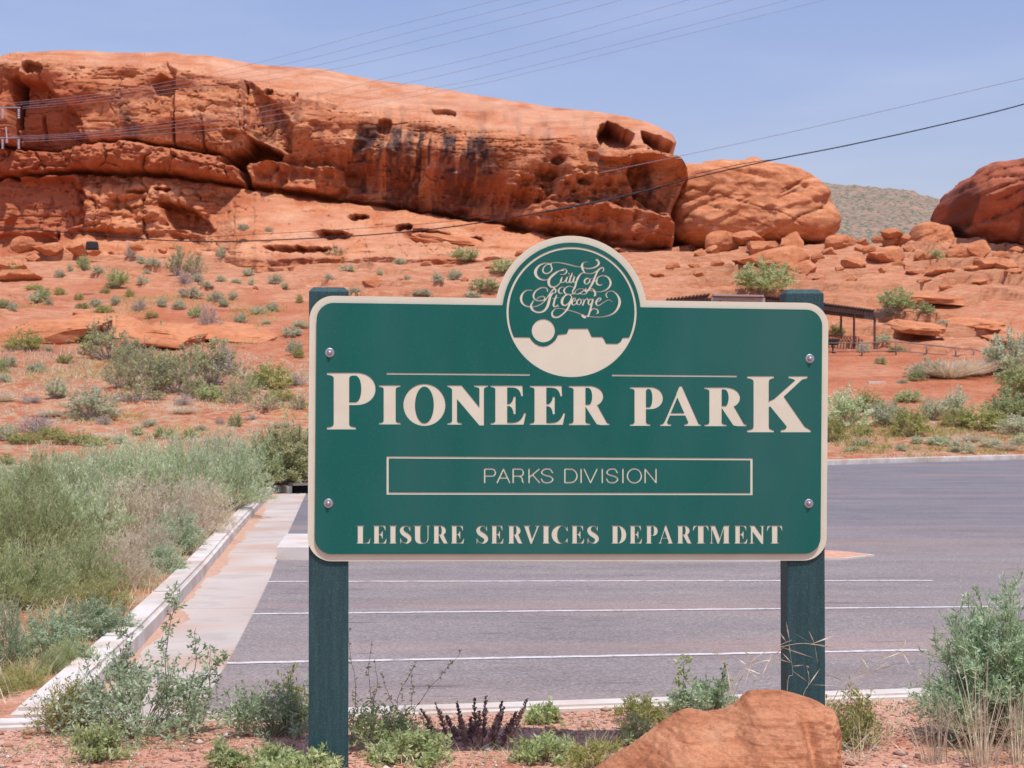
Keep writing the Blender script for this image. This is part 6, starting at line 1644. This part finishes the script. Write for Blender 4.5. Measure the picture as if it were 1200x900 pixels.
stalk(50, 803, 838, 70, (2, .02), 'green', parent=o, nleaf=10, tlen=.10, L=.04, W=.015)
stalk(51, 848, 838, 60, (0, .02), 'blue', parent=o, nleaf=14, tlen=.05, L=.02)
solo(717, 1000, 876, 70, 66, 'lime', 'yellow-green weed beside the right post and the boulder', **{**W1, 'nb': 36, 'W': .008, 'tl': .09})
# big bush at the right edge
p_ = hit(1178, 868); s = p_.y/F
st, fo = shrub(801, 130, 11, 13, .034, .0095, 172*s, 92*s, .15, .35, .25, .006, 1.0, .3, .6)
LM['bright'] = leaf_mat('bright_blue_green_leaves', (.27,.41,.20), (.43,.59,.34), (.60,.74,.52))
plant('roadside_bush', plant_proto(st, fo, M_gtwig, LM['bright']), p_, (1,1,1), .4, 'large blue-green bush at the right edge of the near soil strip', 'bush')
# dry stalks
def dry(seed, u, v, w_, h_, n_, label, lean=.5, W=.006, name='dry_grass_clump', twigs=True):
    g = np.random.default_rng(seed); p_ = hit(u, v); s = p_.y/F
    V, Fq = spikes(seed, n_, h_*s, w_*s*.5, W, lean, 4, .35)
    if twigs:
        k = n_*2; B = V.reshape(n_, -1, 3)[:, 4:6].mean(1)[g.integers(0, n_, k)]; d = unit(g.normal(size=(k, 3))+np.array([0, 0, 1.2]))*g.uniform(.05, .16, k)[:, None]
        V2, F2 = ribbons(B, B+d, .0013, .0006); V, Fq = np.vstack([V, V2]), np.vstack([Fq, F2+len(V)])
    o = link(name, mesh(name, V, Fq, LM['straw']), None, p_); tag(o, label, 'dry grass'); return o
dry(901, 1095, 895, 80, 110, 24, 'bare tan stalks standing left of the large right bush', .5, .007)
dry(902, 1150, 898, 110, 130, 46, 'dense bare tan stalks in front of the large right bush', .6, .008)
dry(903, 1195, 896, 60, 100, 26, 'tan stalks at the bottom right corner of the photo', .5, .007)
dry(904, 1010, 893, 70, 60, 16, 'thin pale stalks between the right post and the bare soil', .9, .005)
dry(905, 690, 893, 70, 50, 14, 'few dry stems left of the foreground boulder', .7, .004)
# long arching dry stems near the right post
def arch(seed, pts, dist, label, r=.0035, side=10):
    g = np.random.default_rng(seed)
    q = smooth_path([upx(u, v, dist) for u, v in pts], 8); a = np.array([tuple(k) for k in q]); c0 = a[0].copy(); a = a-c0
    rr = r*(1-.7*np.linspace(0, 1, len(a))); V, Fq = ribbons(a[:-1], a[1:], rr[:-1], rr[1:])
    i = g.integers(len(a)//2, len(a), side); d = unit((a[-1]-a[-4])[None]+g.normal(0, .06, (side, 3)))*g.uniform(.05, .16, side)[:, None]
    d += g.normal(0, .02, d.shape)
    V2, F2 = leaves(a[i], d, np.linalg.norm(d, axis=1), .006, g)
    o = link('dry_grass', mesh('dry_grass', np.vstack([V, V2]), np.vstack([Fq, F2+len(V)]), LM['straw']), None, tuple(c0)); tag(o, label, 'dry grass'); return o
arch(1, [(960,905),(966,868),(985,822),(1012,792),(1040,768),(1062,758)], 7.6, 'arching golden dry stem rising right of the right post')
arch(2, [(962,905),(968,850),(982,810),(1000,796),(1027,786)], 7.65, 'shorter golden dry stem right of the right post')
arch(3, [(842,885),(850,832),(862,795),(884,772),(912,757),(928,750)], 7.3, 'golden dry stem crossing the foot of the right post')
arch(4, [(845,885),(852,840),(866,800),(890,768),(930,755),(955,755)], 7.32, 'second golden dry stem crossing the foot of the right post')
arch(5, [(872,880),(868,830),(858,800),(850,776)], 7.3, 'thin pale stem left of the right post', r=.002, side=4)
arch(6, [(884,880),(882,806),(890,796),(903,778)], 7.3, 'forked pale twig left of the right post', r=.002, side=4)
arch(7, [(921,880),(923,800),(929,790),(926,765)], 7.3, 'pale twig in front of the right post', r=.002, side=5)
arch(8, [(934,900),(940,822),(948,800),(945,780)], 7.3, 'second pale twig in front of the right post', r=.002, side=5)
arch(9, [(975,915),(1010,868),(1035,845),(1048,832)], 7.6, 'pale bent stem low over the soil right of the boulder', r=.003, side=3)
arch(10, [(990,925),(1020,880),(1040,860),(1058,846)], 7.6, 'lower pale bent stem right of the boulder', r=.003, side=3)

# ---- loose cover nobody could count
def scatter(n_, xr, yr, keep):
    g = np.random.default_rng(int(n_)); x = g.uniform(*xr, n_); y = g.uniform(*yr, n_); k = keep(x, y); x, y = x[k], y[k]
    return x, y, height(x, y), g
NL = lambda x: 8.95 + .195*(x+2.67)
x, y, z, g = scatter(26000, (-4.5, 5.5), (7.3, 10.6), lambda x, y: y < NL(x)-.02)
sz = g.uniform(.0025, .010, len(x))*(1+2.2*(g.uniform(0, 1, len(x)) > .975)); d8 = unit(g.normal(size=(len(x), 6, 3)))*0
o6 = np.array([[1,0,0],[-1,0,0],[0,1,0],[0,-1,0],[0,0,1],[0,0,-1.]]); f8 = np.array([[0,2,4],[2,1,4],[1,3,4],[3,0,4],[2,0,5],[1,2,5],[3,1,5],[0,3,5]])
V = np.stack([x, y, z+sz*.25], -1)[:, None] + o6[None]*sz[:, None, None]*g.uniform(.6, 1.3, (len(x), 6, 1))*np.array([1.2,1.2,.7])
Fg = (f8[None]+(np.arange(len(x))*6)[:, None, None]).reshape(-1, 3)
M_grav, n, l, p = newmat('gravel_stones')
gi = N(n, 'NewGeometry'); rg = ramp(n, [(0, (.34,.14,.085)), (.35, (.46,.22,.14)), (.6, (.30,.17,.13)), (.8, (.52,.38,.30)), (1, (.66,.58,.52))]); l.new(gi.outputs['Random Per Island'], rg.inputs[0]); l.new(rg.outputs[0], p.inputs['Base Color']); p.inputs['Roughness'].default_value = .9
tag(link('gravel', mesh('gravel', V.reshape(-1, 3), Fg, M_grav)), 'loose red and pale gravel on the near strip of soil', 'gravel', kind='stuff')

def blades(name, n_, xr, yr, keep, h0, h1, w_, mat, label, lean=.5):
    x, y, z, g = scatter(n_, xr, yr, keep); m_ = len(x)
    h = g.uniform(h0, h1, m_); az = g.uniform(0, 6.28, m_); B = np.stack([x, y, z-.01], -1)
    d = np.stack([np.cos(az)*lean*h, np.sin(az)*lean*h, h], -1)*g.uniform(.6, 1, (m_, 1)); s = unit(np.cross(d, g.normal(size=(m_, 3))))*w_*.5
    V = np.stack([B-s, B+s, B+d*.6+s*.7, B+d*.6-s*.7, B+d*1.0+d*np.array([.3,.3,-.05])], 1).reshape(-1, 3)
    b = (np.arange(m_)*5)[:, None]; Fq = np.concatenate([b+np.array([[0,1,2,3]]), b+np.array([[3,2,4,4]])], 0)
    F1 = b+np.array([[0,1,2,3]]); F2 = b+np.array([[3,2,4,3]])
    Ft = np.concatenate([b+np.array([[0,1,2]]), b+np.array([[0,2,3]]), b+np.array([[3,2,4]])], 0)
    o = link(name, mesh(name, V, Ft, mat)); tag(o, label, 'grass', kind='stuff'); return o
leftv = lambda x, y: (x < np.interp(y, [9, 17.1, 23.2, 36.9, 60], [-2.78, -3.42, -4.05, -5.4, -5.4]))
blades('verge_grass', 30000, (-14, -2.5), (9.3, 40), leftv, .06, .30, .006, LM['straw'], 'dry straw grass under the bushes of the left verge')
blades('verge_grass', 16000, (-9, -2.5), (9.3, 24), leftv, .06, .26, .006, LM['green'], 'green grass between the bushes of the left verge')
blades('slope_weeds', 26000, (-32, -5), (42, 100), lambda x, y: fbm(x/3.5, y/5, 9, 3, 215) > .16, .10, .40, .030, LM['lime'], 'patchy low yellow-green cover on the red slope', .9)
blades('slope_grass', 42000, (-30, -4), (40, 82), lambda x, y: fbm(x/2.5, y/3.5, 0, 3, 211) > .0, .08, .35, .018, LM['straw'], 'thin straw grass scattered over the lower red slope')
blades('far_verge_weeds', 16000, (8, 30), (58, 76), lambda x, y: (poly_sd(x, y, LOT) > .5) & (fbm(x/1.6, y/1.8, 7, 3, 216) > .08), .12, .42, .028, LM['lime'], 'yellow-green low cover on the verge beyond the lot', .9)
blades('far_verge_grass', 14000, (8, 30), (58, 76), lambda x, y: (poly_sd(x, y, LOT) > .4) & (fbm(x/2.0, y/2.5, 0, 3, 212) > .05), .08, .3, .016, LM['straw'], 'thin straw grass on the verge beyond the lot')
blades('soil_grass', 7000, (-3.5, 4.5), (7.6, 10), lambda x, y: (y < NL(x)-.03) & (fbm(x/.35, y/.35, 0, 2, 213) > .15), .02, .10, .003, LM['straw'], 'sparse dry grass stubble on the near soil strip', .9)
blades('soil_weeds', 8000, (-3.5, 4.5), (7.6, 10), lambda x, y: (y < NL(x)-.03) & (fbm(x/.3, y/.3, 5, 2, 214) > .12), .02, .085, .006, LM['green'], 'small green seedlings on the near soil strip', .9)

# ------------------------------------------------------------------ labels that still coincide get their place in the row
by = {}
for o in C.objects:
    if o.parent is None and 'label' in o.keys(): by.setdefault(o['label'], []).append(o)
ordn = ['leftmost', 'second from the left', 'third from the left', 'fourth from the left', 'fifth from the left', 'sixth from the left', 'seventh from the left', 'eighth from the left']
for lab, obs in by.items():
    if 2 <= len(obs) <= 9:
        obs.sort(key=lambda q: q.location.x/max(q.location.y, .1))
        for i, q in enumerate(obs):
            w_ = 'rightmost' if i == len(obs)-1 else ordn[i]
            if len((lab + ' ' + w_).split()) > 16: lab = lab.replace(' gone to straw', '').replace('soft ', '')
            q['label'] = (lab + ', ' + w_ + ' of these') if len((lab + ' ' + w_).split()) < 14 else lab + ', ' + w_
